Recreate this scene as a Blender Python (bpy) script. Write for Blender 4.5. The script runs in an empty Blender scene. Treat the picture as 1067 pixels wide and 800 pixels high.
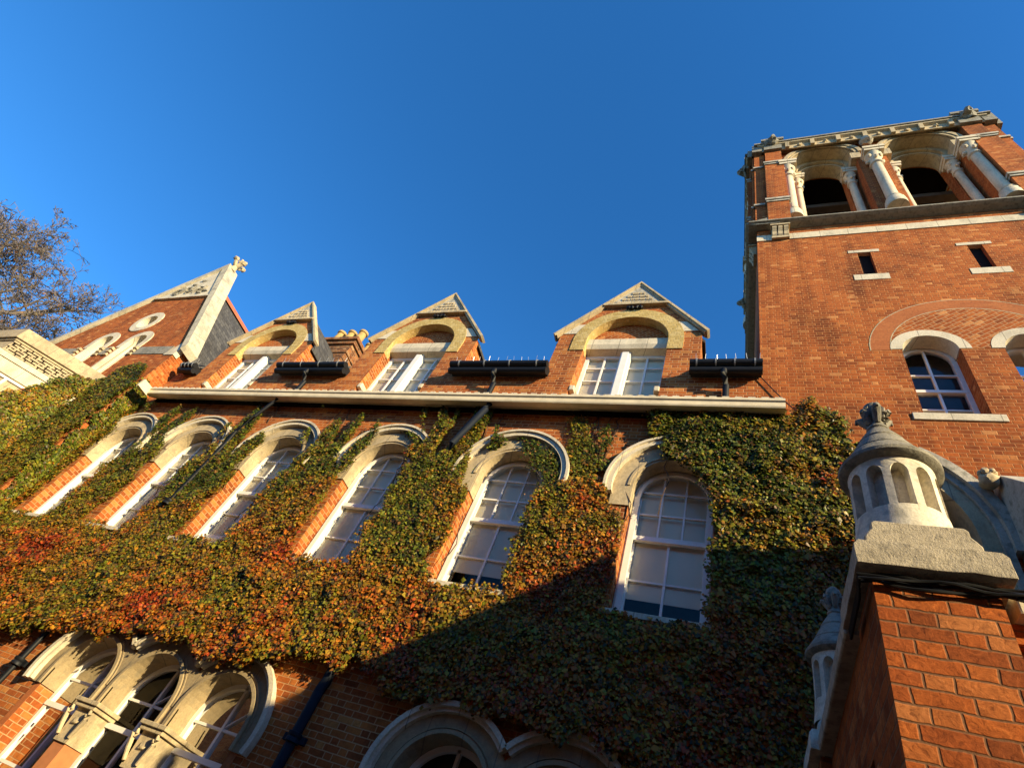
import bpy, bmesh, math, random
import numpy as np
from mathutils import Matrix, Vector, noise
from mathutils.geometry import tessellate_polygon
random.seed(7)
rng = np.random.default_rng(11)
C = bpy.context.scene.collection
SC = bpy.context.scene
S = 0.62            # metres per survey unit; the survey's zero height is the eye of the viewer
EYE = 1.6
R = math.radians

# ---------------------------------------------------------------- camera, sky, sun, exposure
cd = bpy.data.cameras.new('camera'); cam = bpy.data.objects.new('camera', cd); C.objects.link(cam)
_y, _p, _r = -0.5909147, 0.810638226, 0.462665353
fw = Vector((math.sin(_y)*math.cos(_p), math.cos(_y)*math.cos(_p), math.sin(_p)))
rt = Vector((math.cos(_y), -math.sin(_y), 0)); up = rt.cross(fw)
cr = math.cos(_r)*rt + math.sin(_r)*up; cu = -math.sin(_r)*rt + math.cos(_r)*up
m3 = Matrix((cr, cu, -fw)).transposed()
cam.matrix_world = Matrix.Translation((0, 0, EYE)) @ m3.to_4x4()
cd.sensor_width = 36; cd.lens = 36*581.0/1067; cd.clip_start = 0.05; cd.clip_end = 5000
SC.camera = cam

SUNV = Vector((2.2, -1.0, 0.93)).normalized()
SUN_EL = math.asin(SUNV.z); SUN_ROT = math.atan2(SUNV.x, SUNV.y)
w = bpy.data.worlds.new('World'); SC.world = w; w.use_nodes = True
nt = w.node_tree; nt.nodes.clear()
sky = nt.nodes.new('ShaderNodeTexSky'); sky.sky_type = 'NISHITA'; sky.sun_disc = False
sky.sun_elevation = SUN_EL; sky.sun_rotation = SUN_ROT
sky.altitude = 0; sky.air_density = 1.0; sky.dust_density = 0.1; sky.ozone_density = 6.0
bg = nt.nodes.new('ShaderNodeBackground'); bg.inputs['Strength'].default_value = 0.138
wo = nt.nodes.new('ShaderNodeOutputWorld')
hs = nt.nodes.new('ShaderNodeHueSaturation'); hs.inputs['Saturation'].default_value = 1.16; hs.inputs['Value'].default_value = 1.0
nt.links.new(sky.outputs[0], hs.inputs['Color']); nt.links.new(hs.outputs[0], bg.inputs[0]); nt.links.new(bg.outputs[0], wo.inputs[0])
sl = bpy.data.lights.new('sun', 'SUN'); sl.energy = 5.0; sl.angle = R(0.5); sl.color = (1.0, 0.81, 0.47)
sun = bpy.data.objects.new('sun', sl); C.objects.link(sun)
sun.rotation_euler = (-SUNV).to_track_quat('-Z', 'Y').to_euler(); sun.location = (20, -20, 30)
vs = SC.view_settings; vs.view_transform = 'Standard'; vs.look = 'None'; vs.gamma = 1; vs.use_curve_mapping = False
vs.exposure = 1.05

# ---------------------------------------------------------------- materials
def newmat(name):
    m = bpy.data.materials.new(name); m.use_nodes = True; n = m.node_tree
    b = n.nodes['Principled BSDF']; return m, n, b
def nd(n, t, **kw):
    x = n.nodes.new(t)
    for k, v in kw.items():
        if k.startswith('i_'): x.inputs[k[2:].replace('_', ' ')].default_value = v
        else: setattr(x, k, v)
    return x
def lk(n, a, b): n.links.new(a, b)
def math_(n, op, a, b=None, c=None):
    x = n.nodes.new('ShaderNodeMath'); x.operation = op
    for i, v in enumerate((a, b, c)):
        if v is None: continue
        if isinstance(v, (int, float)): x.inputs[i].default_value = v
        else: n.links.new(v, x.inputs[i])
    return x.outputs[0]
def mixc(n, fac, a, b, blend='MIX'):
    x = n.nodes.new('ShaderNodeMix'); x.data_type = 'RGBA'; x.blend_type = blend
    for s, v in ((x.inputs[0], fac), (x.inputs[6], a), (x.inputs[7], b)):
        if isinstance(v, (int, float)): s.default_value = v
        elif isinstance(v, tuple): s.default_value = v if len(v) == 4 else (*v, 1)
        else: n.links.new(v, s)
    return x.outputs[2]
def ramp(n, fac, stops):
    x = n.nodes.new('ShaderNodeValToRGB'); e = x.color_ramp.elements
    while len(e) < len(stops): e.new(0.5)
    for q, (p, c) in zip(e, stops): q.position = p; q.color = (*c, 1) if len(c) == 3 else c
    n.links.new(fac, x.inputs[0]); return x.outputs[0]

def brick_mat(name, cols, mortar, L=0.225, H=0.075, joint=0.010, angle=0.0, bump=0.5, stain=0.35, rough_edge=1.0):
    m, n, b = newmat(name)
    geo = nd(n, 'ShaderNodeNewGeometry')
    ps = nd(n, 'ShaderNodeSeparateXYZ'); lk(n, geo.outputs['Position'], ps.inputs[0])
    ns = nd(n, 'ShaderNodeSeparateXYZ'); lk(n, geo.outputs['True Normal'], ns.inputs[0])
    k = math_(n, 'GREATER_THAN', math_(n, 'ABSOLUTE', ns.outputs[0]), 0.7)
    h = math_(n, 'ADD', math_(n, 'MULTIPLY', ps.outputs[1], k), math_(n, 'MULTIPLY', ps.outputs[0], math_(n, 'SUBTRACT', 1.0, k)))
    kz = math_(n, 'GREATER_THAN', math_(n, 'ABSOLUTE', ns.outputs[2]), 0.7)
    v = math_(n, 'ADD', math_(n, 'MULTIPLY', ps.outputs[1], kz), math_(n, 'MULTIPLY', ps.outputs[2], math_(n, 'SUBTRACT', 1.0, kz)))
    if angle:
        ca, sa = math.cos(angle), math.sin(angle)
        h2 = math_(n, 'ADD', math_(n, 'MULTIPLY', h, ca), math_(n, 'MULTIPLY', v, sa))
        v = math_(n, 'SUBTRACT', math_(n, 'MULTIPLY', v, ca), math_(n, 'MULTIPLY', h, sa)); h = h2
    nz = nd(n, 'ShaderNodeTexNoise', i_Scale=9.0, i_Detail=3.0); lk(n, geo.outputs['Position'], nz.inputs['Vector'])
    nsep = nd(n, 'ShaderNodeSeparateColor'); lk(n, nz.outputs['Color'], nsep.inputs[0])
    h = math_(n, 'ADD', h, math_(n, 'MULTIPLY', math_(n, 'SUBTRACT', nsep.outputs[0], .5), 0.014*rough_edge))
    v = math_(n, 'ADD', v, math_(n, 'MULTIPLY', math_(n, 'SUBTRACT', nsep.outputs[1], .5), 0.012*rough_edge))
    vv = math_(n, 'DIVIDE', v, H); row = math_(n, 'FLOOR', vv); fv = math_(n, 'FRACT', vv)
    per = 1.5*L
    odd = math_(n, 'MODULO', math_(n, 'ABSOLUTE', row), 2.0)
    hh = math_(n, 'DIVIDE', math_(n, 'ADD', h, math_(n, 'MULTIPLY', odd, 0.75*L)), per)
    cell = math_(n, 'FLOOR', hh); fh = math_(n, 'MULTIPLY', math_(n, 'FRACT', hh), 1.5)
    ish = math_(n, 'GREATER_THAN', fh, 1.0)
    lu = math_(n, 'SUBTRACT', fh, ish)
    wid = math_(n, 'SUBTRACT', 1.0, math_(n, 'MULTIPLY', ish, 0.5))
    du = math_(n, 'MULTIPLY', math_(n, 'MINIMUM', lu, math_(n, 'SUBTRACT', wid, lu)), L)
    dv = math_(n, 'MULTIPLY', math_(n, 'MINIMUM', fv, math_(n, 'SUBTRACT', 1.0, fv)), H)
    d = math_(n, 'MINIMUM', du, dv)
    mr = nd(n, 'ShaderNodeMapRange', interpolation_type='SMOOTHSTEP'); lk(n, d, mr.inputs[0])
    mr.inputs[1].default_value = joint*0.25; mr.inputs[2].default_value = joint*0.95
    body = mr.outputs[0]
    cid = nd(n, 'ShaderNodeCombineXYZ'); lk(n, math_(n, 'ADD', math_(n, 'MULTIPLY', cell, 2.0), ish), cid.inputs[0]); lk(n, row, cid.inputs[1])
    wn = nd(n, 'ShaderNodeTexWhiteNoise', noise_dimensions='2D'); lk(n, cid.outputs[0], wn.inputs['Vector'])
    bc = ramp(n, wn.outputs['Value'], cols)
    n2 = nd(n, 'ShaderNodeTexNoise', i_Scale=26.0, i_Detail=6.0, i_Roughness=0.7); lk(n, geo.outputs['Position'], n2.inputs['Vector'])
    bc = mixc(n, 1.0, bc, ramp(n, n2.outputs['Fac'], [(0.25, (0.62, 0.58, 0.56)), (0.5, (1, 1, 1)), (0.8, (1.25, 1.2, 1.15))]), 'MULTIPLY')
    if rough_edge > 1:
        n6 = nd(n, 'ShaderNodeTexNoise', i_Scale=24.0, i_Detail=9.0, i_Roughness=0.72, i_Distortion=1.6); lk(n, geo.outputs['Position'], n6.inputs['Vector'])
        bc = mixc(n, 0.85, bc, ramp(n, n6.outputs['Fac'], [(0.36, (0.40, 0.33, 0.30)), (0.45, (0.85, 0.82, 0.8)), (0.56, (1, 1, 1)), (0.68, (1.4, 1.5, 1.7))]), 'MULTIPLY')
    n4 = nd(n, 'ShaderNodeTexNoise', i_Scale=0.9, i_Detail=6.0, i_Roughness=0.62); lk(n, geo.outputs['Position'], n4.inputs['Vector'])
    bc = mixc(n, stain, bc, ramp(n, n4.outputs['Fac'], [(0.3, (0.42, 0.38, 0.37)), (0.46, (0.86, 0.84, 0.83)), (0.58, (1, 1, 1)), (0.75, (1.2, 1.17, 1.1))]), 'MULTIPLY')
    mpv = nd(n, 'ShaderNodeMapping'); lk(n, geo.outputs['Position'], mpv.inputs[0]); mpv.inputs['Scale'].default_value = (2.6, 2.6, 0.28)
    n7 = nd(n, 'ShaderNodeTexNoise', i_Scale=1.0, i_Detail=7.0, i_Roughness=0.6); lk(n, mpv.outputs[0], n7.inputs['Vector'])
    bc = mixc(n, min(1.0, stain), bc, ramp(n, n7.outputs['Fac'], [(0.34, (0.55, 0.50, 0.47)), (0.5, (1, 1, 1)), (0.68, (1.06, 1.06, 1.04)), (0.74, (1.3, 1.4, 1.5))]), 'MULTIPLY')
    n5 = nd(n, 'ShaderNodeTexNoise', i_Scale=55.0, i_Detail=2.0); lk(n, geo.outputs['Position'], n5.inputs['Vector'])
    mc = mixc(n, n5.outputs['Fac'], tuple(c*0.7 for c in mortar), tuple(min(1, c*1.3) for c in mortar))
    lk(n, mixc(n, body, mc, bc), b.inputs['Base Color'])
    b.inputs['Roughness'].default_value = 0.94; b.inputs['Specular IOR Level'].default_value = 0.2
    hgt = math_(n, 'ADD', body, math_(n, 'MULTIPLY', n2.outputs['Fac'], 0.55))
    if rough_edge > 1: hgt = math_(n, 'ADD', hgt, math_(n, 'MULTIPLY', n6.outputs['Fac'], 1.1))
    hgt = math_(n, 'ADD', hgt, math_(n, 'MULTIPLY', wn.outputs['Value'], 0.35))
    bp = nd(n, 'ShaderNodeBump', i_Strength=bump, i_Distance=0.008); lk(n, hgt, bp.inputs['Height']); lk(n, bp.outputs[0], b.inputs['Normal'])
    return m

def stone_mat(name, c, dark=0.5, scale=3.0, bump=0.35, lichen=None, rough=0.85, streak=True, joint=0.0):
    m, n, b = newmat(name)
    geo = nd(n, 'ShaderNodeNewGeometry')
    mp = nd(n, 'ShaderNodeMapping'); lk(n, geo.outputs['Position'], mp.inputs[0]); mp.inputs['Scale'].default_value = (1, 1, 0.45 if streak else 1)
    n1 = nd(n, 'ShaderNodeTexNoise', i_Scale=scale, i_Detail=8.0, i_Roughness=0.68); lk(n, mp.outputs[0], n1.inputs['Vector'])
    n2 = nd(n, 'ShaderNodeTexNoise', i_Scale=scale*14, i_Detail=5.0, i_Roughness=0.7); lk(n, geo.outputs['Position'], n2.inputs['Vector'])
    col = ramp(n, n1.outputs['Fac'], [(0.28, tuple(x*dark for x in c)), (0.5, c), (0.72, tuple(min(1, x*1.15) for x in c))])
    col = mixc(n, 0.75, col, ramp(n, n2.outputs['Fac'], [(0.3, (0.66, 0.64, 0.6)), (0.55, (1, 1, 1)), (0.75, (1.12, 1.1, 1.06))]), 'MULTIPLY')
    if lichen:
        n3 = nd(n, 'ShaderNodeTexNoise', i_Scale=scale*3.2, i_Detail=6.0); lk(n, geo.outputs['Position'], n3.inputs['Vector'])
        col = mixc(n, ramp(n, n3.outputs['Fac'], [(0.52, (0, 0, 0)), (0.66, (0.8, 0.8, 0.8))]), col, lichen)
    if joint:
        sx = nd(n, 'ShaderNodeSeparateXYZ'); lk(n, geo.outputs['Position'], sx.inputs[0])
        jt = math_(n, 'LESS_THAN', math_(n, 'FRACT', math_(n, 'DIVIDE', math_(n, 'ADD', sx.outputs[0], math_(n, 'MULTIPLY', sx.outputs[1], .37)), joint)), 0.012/joint)
        col = mixc(n, math_(n, 'MULTIPLY', jt, 0.65), col, (0.12, 0.10, 0.075))
    lk(n, col, b.inputs['Base Color']); b.inputs['Roughness'].default_value = rough
    hg = math_(n, 'ADD', n1.outputs['Fac'], math_(n, 'MULTIPLY', n2.outputs['Fac'], 0.6))
    bp = nd(n, 'ShaderNodeBump', i_Strength=bump, i_Distance=0.012); lk(n, hg, bp.inputs['Height']); lk(n, bp.outputs[0], b.inputs['Normal'])
    return m

def plain_mat(name, c, rough=0.6, metal=0.0, var=0.25, scale=8.0, bump=0.1, spec=0.5):
    m, n, b = newmat(name)
    geo = nd(n, 'ShaderNodeNewGeometry')
    n1 = nd(n, 'ShaderNodeTexNoise', i_Scale=scale, i_Detail=6.0, i_Roughness=0.65); lk(n, geo.outputs['Position'], n1.inputs['Vector'])
    col = ramp(n, n1.outputs['Fac'], [(0.3, tuple(x*(1-var) for x in c)), (0.6, c), (0.8, tuple(min(1, x*(1+var*.4)) for x in c))])
    lk(n, col, b.inputs['Base Color']); b.inputs['Roughness'].default_value = rough; b.inputs['Metallic'].default_value = metal
    b.inputs['Specular IOR Level'].default_value = spec
    bp = nd(n, 'ShaderNodeBump', i_Strength=bump, i_Distance=0.005); lk(n, n1.outputs['Fac'], bp.inputs['Height']); lk(n, bp.outputs[0], b.inputs['Normal'])
    return m

def glass_mat(name, tint=(0.97, 0.98, 0.98)):
    m, n, b = newmat(name); n.nodes.remove(b)
    out = n.nodes['Material Output']
    tr = nd(n, 'ShaderNodeBsdfTransparent'); tr.inputs[0].default_value = (*tint, 1)
    gl = nd(n, 'ShaderNodeBsdfGlossy'); gl.inputs['Roughness'].default_value = 0.02
    geo = nd(n, 'ShaderNodeNewGeometry')
    nz = nd(n, 'ShaderNodeTexNoise', i_Scale=1.6, i_Detail=2.0); lk(n, geo.outputs['Position'], nz.inputs['Vector'])
    bp = nd(n, 'ShaderNodeBump', i_Strength=0.16, i_Distance=0.05); lk(n, nz.outputs['Fac'], bp.inputs['Height'])
    lk(n, bp.outputs[0], gl.inputs['Normal'])
    fr = nd(n, 'ShaderNodeFresnel', i_IOR=1.5)
    f = math_(n, 'MULTIPLY', fr.outputs[0], 0.7)
    mx = nd(n, 'ShaderNodeMixShader'); lk(n, f, mx.inputs[0]); lk(n, tr.outputs[0], mx.inputs[1]); lk(n, gl.outputs[0], mx.inputs[2])
    lk(n, mx.outputs[0], out.inputs[0]); return m

def leaf_mat(name):
    m, n, b = newmat(name)
    a = nd(n, 'ShaderNodeVertexColor'); a.layer_name = 'leaf'
    lk(n, a.outputs[0], b.inputs['Base Color']); b.inputs['Roughness'].default_value = 0.4
    b.inputs['Specular IOR Level'].default_value = 0.2
    tl = nd(n, 'ShaderNodeBsdfTranslucent'); lk(n, a.outputs[0], tl.inputs[0])
    mx = nd(n, 'ShaderNodeMixShader'); mx.inputs[0].default_value = 0.22
    lk(n, b.outputs[0], mx.inputs[1]); lk(n, tl.outputs[0], mx.inputs[2]); lk(n, mx.outputs[0], n.nodes['Material Output'].inputs[0])
    return m

RB = [(0.0, (0.24, 0.064, 0.016)), (0.3, (0.35, 0.092, 0.021)), (0.6, (0.42, 0.12, 0.025)), (0.85, (0.47, 0.16, 0.036)), (1.0, (0.52, 0.22, 0.06))]
TB = [(0.0, (0.25, 0.060, 0.013)), (0.3, (0.345, 0.086, 0.017)), (0.75, (0.39, 0.103, 0.02)), (0.93, (0.45, 0.145, 0.033)), (1.0, (0.56, 0.24, 0.08))]
PB = [(0.0, (0.22, 0.055, 0.013)), (0.35, (0.33, 0.08, 0.017)), (0.7, (0.40, 0.105, 0.02)), (1.0, (0.44, 0.16, 0.05))]
M = dict(
 brick=brick_mat('red_brick', RB, (0.44, 0.24, 0.11), L=0.21, stain=0.6),
 old_brick=brick_mat('sooty_brick', [(0.0, (0.10, 0.045, 0.022)), (0.4, (0.26, 0.09, 0.03)), (0.8, (0.36, 0.15, 0.05)), (1.0, (0.42, 0.25, 0.12))], (0.22, 0.15, 0.09), L=0.24, joint=0.013, stain=1.0),
 tower=brick_mat('orange_brick', TB, (0.40, 0.17, 0.06), L=0.17, joint=0.0085, stain=0.95),
 pier=brick_mat('pier_brick', PB, (0.17, 0.082, 0.04), joint=0.0085, bump=0.6, stain=0.7, rough_edge=1.7),
 herring=brick_mat('herringbone_brick', TB, (0.46, 0.26, 0.12), L=0.16, angle=R(38), joint=0.0095, bump=0.5),
 rubbed=brick_mat('rubbed_brick', [(0.0, (0.36, 0.11, 0.036)), (1.0, (0.42, 0.14, 0.045))], (0.32, 0.11, 0.045), joint=0.004, bump=0.2, stain=0.2),
 yellow=brick_mat('yellow_brick', [(0.0, (0.44, 0.31, 0.10)), (0.5, (0.52, 0.38, 0.14)), (1.0, (0.58, 0.45, 0.20))], (0.40, 0.30, 0.13), L=0.12, H=0.07, joint=0.008, stain=0.25),
 tan_stone=stone_mat('tan_stone', (0.35, 0.265, 0.145), dark=0.5, lichen=(0.25, 0.20, 0.12), joint=0.42),
 stone=stone_mat('cream_stone', (0.48, 0.38, 0.225), dark=0.55, lichen=(0.30, 0.24, 0.15), joint=0.42),
 coping=stone_mat('mottled_coping_stone', (0.50, 0.44, 0.32), dark=0.5, lichen=(0.27, 0.25, 0.19), scale=2.0, bump=0.5, joint=0.7),
 white_stone=stone_mat('pale_stone', (0.62, 0.54, 0.39), dark=0.6, joint=0.55),
 grey_stone=stone_mat('weathered_stone', (0.45, 0.41, 0.33), dark=0.5, lichen=(0.20, 0.19, 0.14), bump=0.6),
 lantern=stone_mat('lantern_stone', (0.68, 0.62, 0.49), dark=0.68, lichen=(0.40, 0.37, 0.29), scale=4, bump=0.35),
 cap=stone_mat('rough_cap_stone', (0.44, 0.38, 0.28), dark=0.6, lichen=(0.22, 0.19, 0.14), scale=6, bump=1.0),
 cone=stone_mat('dark_weathered_stone', (0.26, 0.24, 0.19), dark=0.55, lichen=(0.12, 0.11, 0.08), scale=5, bump=0.8),
 paint=plain_mat('white_paint', (0.80, 0.77, 0.70), rough=0.45, var=0.1, scale=5),
 cream=plain_mat('cream_painted_cornice', (0.72, 0.61, 0.40), rough=0.6, var=0.25, scale=4, bump=0.2),
 black=plain_mat('black_iron_paint', (0.008, 0.009, 0.011), rough=0.55, var=0.3, spec=0.25),
 blue=plain_mat('dark_blue_paint', (0.010, 0.015, 0.026), rough=0.7, var=0.3, spec=0.2),
 slate=brick_mat('roof_slates', [(0.0, (0.055, 0.055, 0.058)), (1.0, (0.10, 0.098, 0.095))], (0.03, 0.03, 0.03), L=0.27, H=0.16, joint=0.01, bump=0.8),
 ridge=plain_mat('terracotta_tile', (0.42, 0.12, 0.05), rough=0.8, var=0.3),
 pot=plain_mat('yellow_clay', (0.46, 0.30, 0.10), rough=0.8, var=0.35),
 terracotta=plain_mat('orange_terracotta', (0.46, 0.17, 0.06), rough=0.8, var=0.2),
 lead=plain_mat('grey_lead', (0.22, 0.23, 0.24), rough=0.5, var=0.3),
 dark=plain_mat('dark_timber_and_slit_shade', (0.012, 0.010, 0.009), rough=0.95, spec=0.1),
 beam=plain_mat('weathered_beam', (0.16, 0.13, 0.10), rough=0.95, spec=0.1),
 blind=plain_mat('roller_blind', (0.95, 0.84, 0.62), spec=0.1, rough=0.9, var=0.05, scale=2),
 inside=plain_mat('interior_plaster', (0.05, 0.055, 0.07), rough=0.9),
 glass=glass_mat('window_glass'),
 leaf=leaf_mat('creeper_leaf'),
 stem=plain_mat('creeper_stem', (0.10, 0.055, 0.03), rough=0.9),
 bark=plain_mat('tree_bark', (0.14, 0.11, 0.085), rough=0.9),
 paving=plain_mat('paving', (0.09, 0.085, 0.08), rough=0.9, scale=1.5),
 steel=plain_mat('galvanised_wire', (0.55, 0.55, 0.53), rough=0.4, metal=0.6),
)

# ---------------------------------------------------------------- mesh helpers (survey units: x right, y into the facade, z up from the eye)
def W(p): return Vector((p[0]*S, p[1]*S, p[2]*S + EYE))
ORG = {}
class MB:
    def __init__(s): s.v = []; s.f = []; s.t = None
    def add(s, vs_, fs):
        o = len(s.v)
        s.v += [s.t(p) if s.t else tuple(p) for p in vs_]; s.f += [tuple(i + o for i in f) for f in fs]; return s
    def box(s, x0, x1, y0, y1, z0, z1):
        return s.add([(x0,y0,z0),(x1,y0,z0),(x1,y1,z0),(x0,y1,z0),(x0,y0,z1),(x1,y0,z1),(x1,y1,z1),(x0,y1,z1)],
                     [(0,1,5,4),(1,2,6,5),(2,3,7,6),(3,0,4,7),(4,5,6,7),(3,2,1,0)])
    def prism(s, poly, y0, y1, axis='y'):
        n = len(poly)
        P = (lambda a, y, b: (a, y, b)) if axis == 'y' else ((lambda a, y, b: (y, a, b)) if axis == 'x' else (lambda a, y, b: (a, b, y)))
        vs_ = [P(a, y0, b) for a, b in poly] + [P(a, y1, b) for a, b in poly]
        tr = tessellate_polygon([[Vector((a, b, 0)) for a, b in poly]])
        fs = [tuple(t) for t in tr] + [tuple(i + n for i in reversed(t)) for t in tr]
        fs += [(i, (i+1) % n, (i+1) % n + n, i + n) for i in range(n)]
        return s.add(vs_, fs)
    def holed(s, outer, holes, y, d, back=False):
        loops = [outer] + holes; flat = [p for l in loops for p in l]
        tr = tessellate_polygon([[Vector((a, b, 0)) for a, b in l] for l in loops])
        s.add([(a, y, b) for a, b in flat], [tuple(t) for t in tr])
        if back: s.add([(a, y + d, b) for a, b in flat], [tuple(t) for t in tr])
        for l in (holes if not back else loops):
            n = len(l); s.add([(a, y, b) for a, b in l] + [(a, y+d, b) for a, b in l], [(i, (i+1) % n, (i+1) % n + n, i+n) for i in range(n)])
        return s
    def ring(s, cx, cz, r0, r1, y0, y1, a0=0, a1=180, n=28, kx=1.0):
        A = [R(a0 + (a1-a0)*i/n) for i in range(n+1)]
        poly = [(cx + r1*kx*math.cos(a), cz + r1*math.sin(a)) for a in A] + [(cx + r0*kx*math.cos(a), cz + r0*math.sin(a)) for a in reversed(A)]
        vs_, fs = [], []
        for a in A:
            c, q = math.cos(a), math.sin(a)
            vs_ += [(cx+r0*c*kx, y0, cz+r0*q), (cx+r1*c*kx, y0, cz+r1*q), (cx+r1*c*kx, y1, cz+r1*q), (cx+r0*c*kx, y1, cz+r0*q)]
        for i in range(n):
            o = i*4
            for j in range(4): fs.append((o+j, o+(j+1) % 4, o+4+(j+1) % 4, o+4+j))
        if abs(a1-a0) < 359.9: fs += [(3,2,1,0), tuple(n*4+j for j in range(4))]
        return s.add(vs_, fs)
    def tube(s, pts, r, n=8, cap=True):
        pts = [Vector(p) for p in pts]; rings = []
        rs = r if isinstance(r, (list, tuple)) else [r]*len(pts)
        for i, p in enumerate(pts):
            d = (pts[min(i+1, len(pts)-1)] - pts[max(i-1, 0)])
            if d.length < 1e-9: d = Vector((0,0,1))
            d.normalize(); a = d.orthogonal().normalized() if abs(d.z) > .95 else d.cross(Vector((0,0,1))).normalized(); b_ = d.cross(a)
            rings.append([tuple(p + (a*math.cos(2*math.pi*k/n) + b_*math.sin(2*math.pi*k/n))*rs[i]) for k in range(n)])
        vs_ = [q for rg in rings for q in rg]; fs = []
        for i in range(len(pts)-1):
            for k in range(n): fs.append((i*n+k, i*n+(k+1) % n, (i+1)*n+(k+1) % n, (i+1)*n+k))
        if cap: fs += [tuple(reversed(range(n))), tuple((len(pts)-1)*n+k for k in range(n))]
        return s.add(vs_, fs)
    def lathe(s, cx, cy, prof, n=32, a0=0, a1=360):
        full = abs(a1-a0) > 359; m = n if full else n+1
        vs_ = [(cx + r*math.cos(R(a0+(a1-a0)*k/n)), cy + r*math.sin(R(a0+(a1-a0)*k/n)), z) for r, z in prof for k in range(m)]
        fs = []
        for i in range(len(prof)-1):
            for k in range(n): fs.append((i*m+k, i*m+(k+1) % m, (i+1)*m+(k+1) % m, (i+1)*m+k))
        return s.add(vs_, fs)
    def blob(s, c, r, seed=0, amp=0.3, sub=2, sc=(1,1,1), freq=2.0):
        bm = bmesh.new(); bmesh.ops.create_icosphere(bm, subdivisions=sub, radius=1)
        vs_ = []
        for v in bm.verts:
            q = v.co.normalized(); k = 1 + amp*noise.noise(q*freq + Vector((seed*7.1, seed*3.3, seed)))
            vs_.append((c[0]+q.x*r*k*sc[0], c[1]+q.y*r*k*sc[1], c[2]+q.z*r*k*sc[2]))
        fs = [tuple(v.index for v in f.verts) for f in bm.faces]; bm.free(); return s.add(vs_, fs)
    def build(s, name, mat, parent=None, origin=None, smooth=False, bevel=0.0, label=None):
        o3 = Vector(origin) if origin is not None else (ORG[parent.name] if parent else Vector((0,0,0)))
        me = bpy.data.meshes.new(name)
        wo_ = W(o3) if (parent or origin is not None) else Vector((0,0,0))
        me.from_pydata([tuple(W(p) - wo_) for p in s.v], [], s.f)
        bm = bmesh.new(); bm.from_mesh(me); bmesh.ops.remove_doubles(bm, verts=bm.verts, dist=0.0004); bmesh.ops.recalc_face_normals(bm, faces=bm.faces); bm.to_mesh(me); bm.free()
        me.materials.append(M[mat] if isinstance(mat, str) else mat)
        o = bpy.data.objects.new(name, me); C.objects.link(o)
        if smooth:
            me.polygons.foreach_set('use_smooth', [True]*len(me.polygons)); me.set_sharp_from_angle(angle=R(38))
        if bevel:
            bv = o.modifiers.new('bevel', 'BEVEL'); bv.width = bevel; bv.segments = 2; bv.limit_method = 'ANGLE'; bv.angle_limit = R(40)
        if parent: o.parent = parent
        elif origin is not None: o.location = wo_
        ORG[o.name] = o3
        if label: o['label'] = label
        return o
def thing(name, label, cat, loc, group=None):
    o = bpy.data.objects.new(name, None); C.objects.link(o); o.location = W(loc); o.empty_display_size = 0.3
    o['label'] = label; o['category'] = cat
    if group: o['group'] = group
    ORG[o.name] = Vector(loc); return o
def tag(o, label, cat, group=None):
    o['label'] = label; o['category'] = cat
    if group: o['group'] = group
    return o
def arc(cx, cz, r, a0, a1, n=20): return [(cx + r*math.cos(R(a0+(a1-a0)*i/n)), cz + r*math.sin(R(a0+(a1-a0)*i/n))) for i in range(n+1)]
def arch_poly(c, r, zs, zb, n=20): return [(c-r, zb), (c+r, zb)] + arc(c, zs, r, 0, 180, n)
def bar(mb, p, q, wd, y0, y1):   # a straight bar in the facade plane from p to q
    d = Vector((q[0]-p[0], q[1]-p[1])); d.normalize(); nx, nz_ = -d.y*wd/2, d.x*wd/2
    mb.prism([(p[0]-nx, p[1]-nz_), (q[0]-nx, q[1]-nz_), (q[0]+nx, q[1]+nz_), (p[0]+nx, p[1]+nz_)], y0, y1); return mb
G = -EYE/S   # ground level

# ---------------------------------------------------------------- ground
def flat(name, x0, x1, y0, y1, z, mat):
    o = MB().add([(x0,y0,z),(x1,y0,z),(x1,y1,z),(x0,y1,z)], [(0,1,2,3)]).build(name, mat); o['kind'] = 'structure'; return o
flat('ground', -3000, 3000, -3000, 3000, G - 0.01, plain_mat('grass_ground', (0.07, 0.085, 0.035), rough=0.95, scale=2.0))
flat('courtyard_paving', -40, 14, -12, 9.98, G, 'paving')

# ---------------------------------------------------------------- school building
bld = thing('school_building', 'long red brick school block with arched sash windows, three dormers and a creeper', 'building', (-11, 10, G))
SASH = [-1.47, -5.5, -9.47, -13.43, -17.3, -20.95]
DORM = [-3.5, -11.2, -18.85]
TRI = [-13.6, -11.56, -9.53]; DBL = [-4.53, -2.52]
ZS = 8.84
def chain_inner(cs, r, zs, zb, drop):
    """arches side by side: one polyline, right to left, along the inner edges"""
    pts = []
    for c in sorted(cs, reverse=True):
        pts += [(c + r, zb)] + arc(c, zs, r, 0, 180, 18) + [(c - r, zb)]
    return pts
def chain_outer(cs, r, zs, zl):
    cs = sorted(cs); pts = [(cs[0]-r, zl)]
    for i, c in enumerate(cs):
        a0 = 180.0 if i == 0 else 180 - math.degrees(math.acos((c - cs[i-1])/2/r))
        a1 = 0.0 if i == len(cs)-1 else math.degrees(math.acos((cs[i+1]-c)/2/r))
        pts += arc(c, zs, r, a0, a1, 18)
    return pts + [(cs[-1]+r, zl)]
wall = MB()
holes = [arch_poly(c, 0.93, ZS, 5.7) for c in SASH]
for cs in (TRI, DBL):
    holes.append([(min(cs)-.9, -1.2), (max(cs)+.9, -1.2)] + chain_inner(cs, .9, 2.03, 1.68, 0))
wall.holed([(-22.35, G), (0.42, G), (0.42, 11.5), (-22.35, 11.5)], holes, 10, 0.55)
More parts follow.
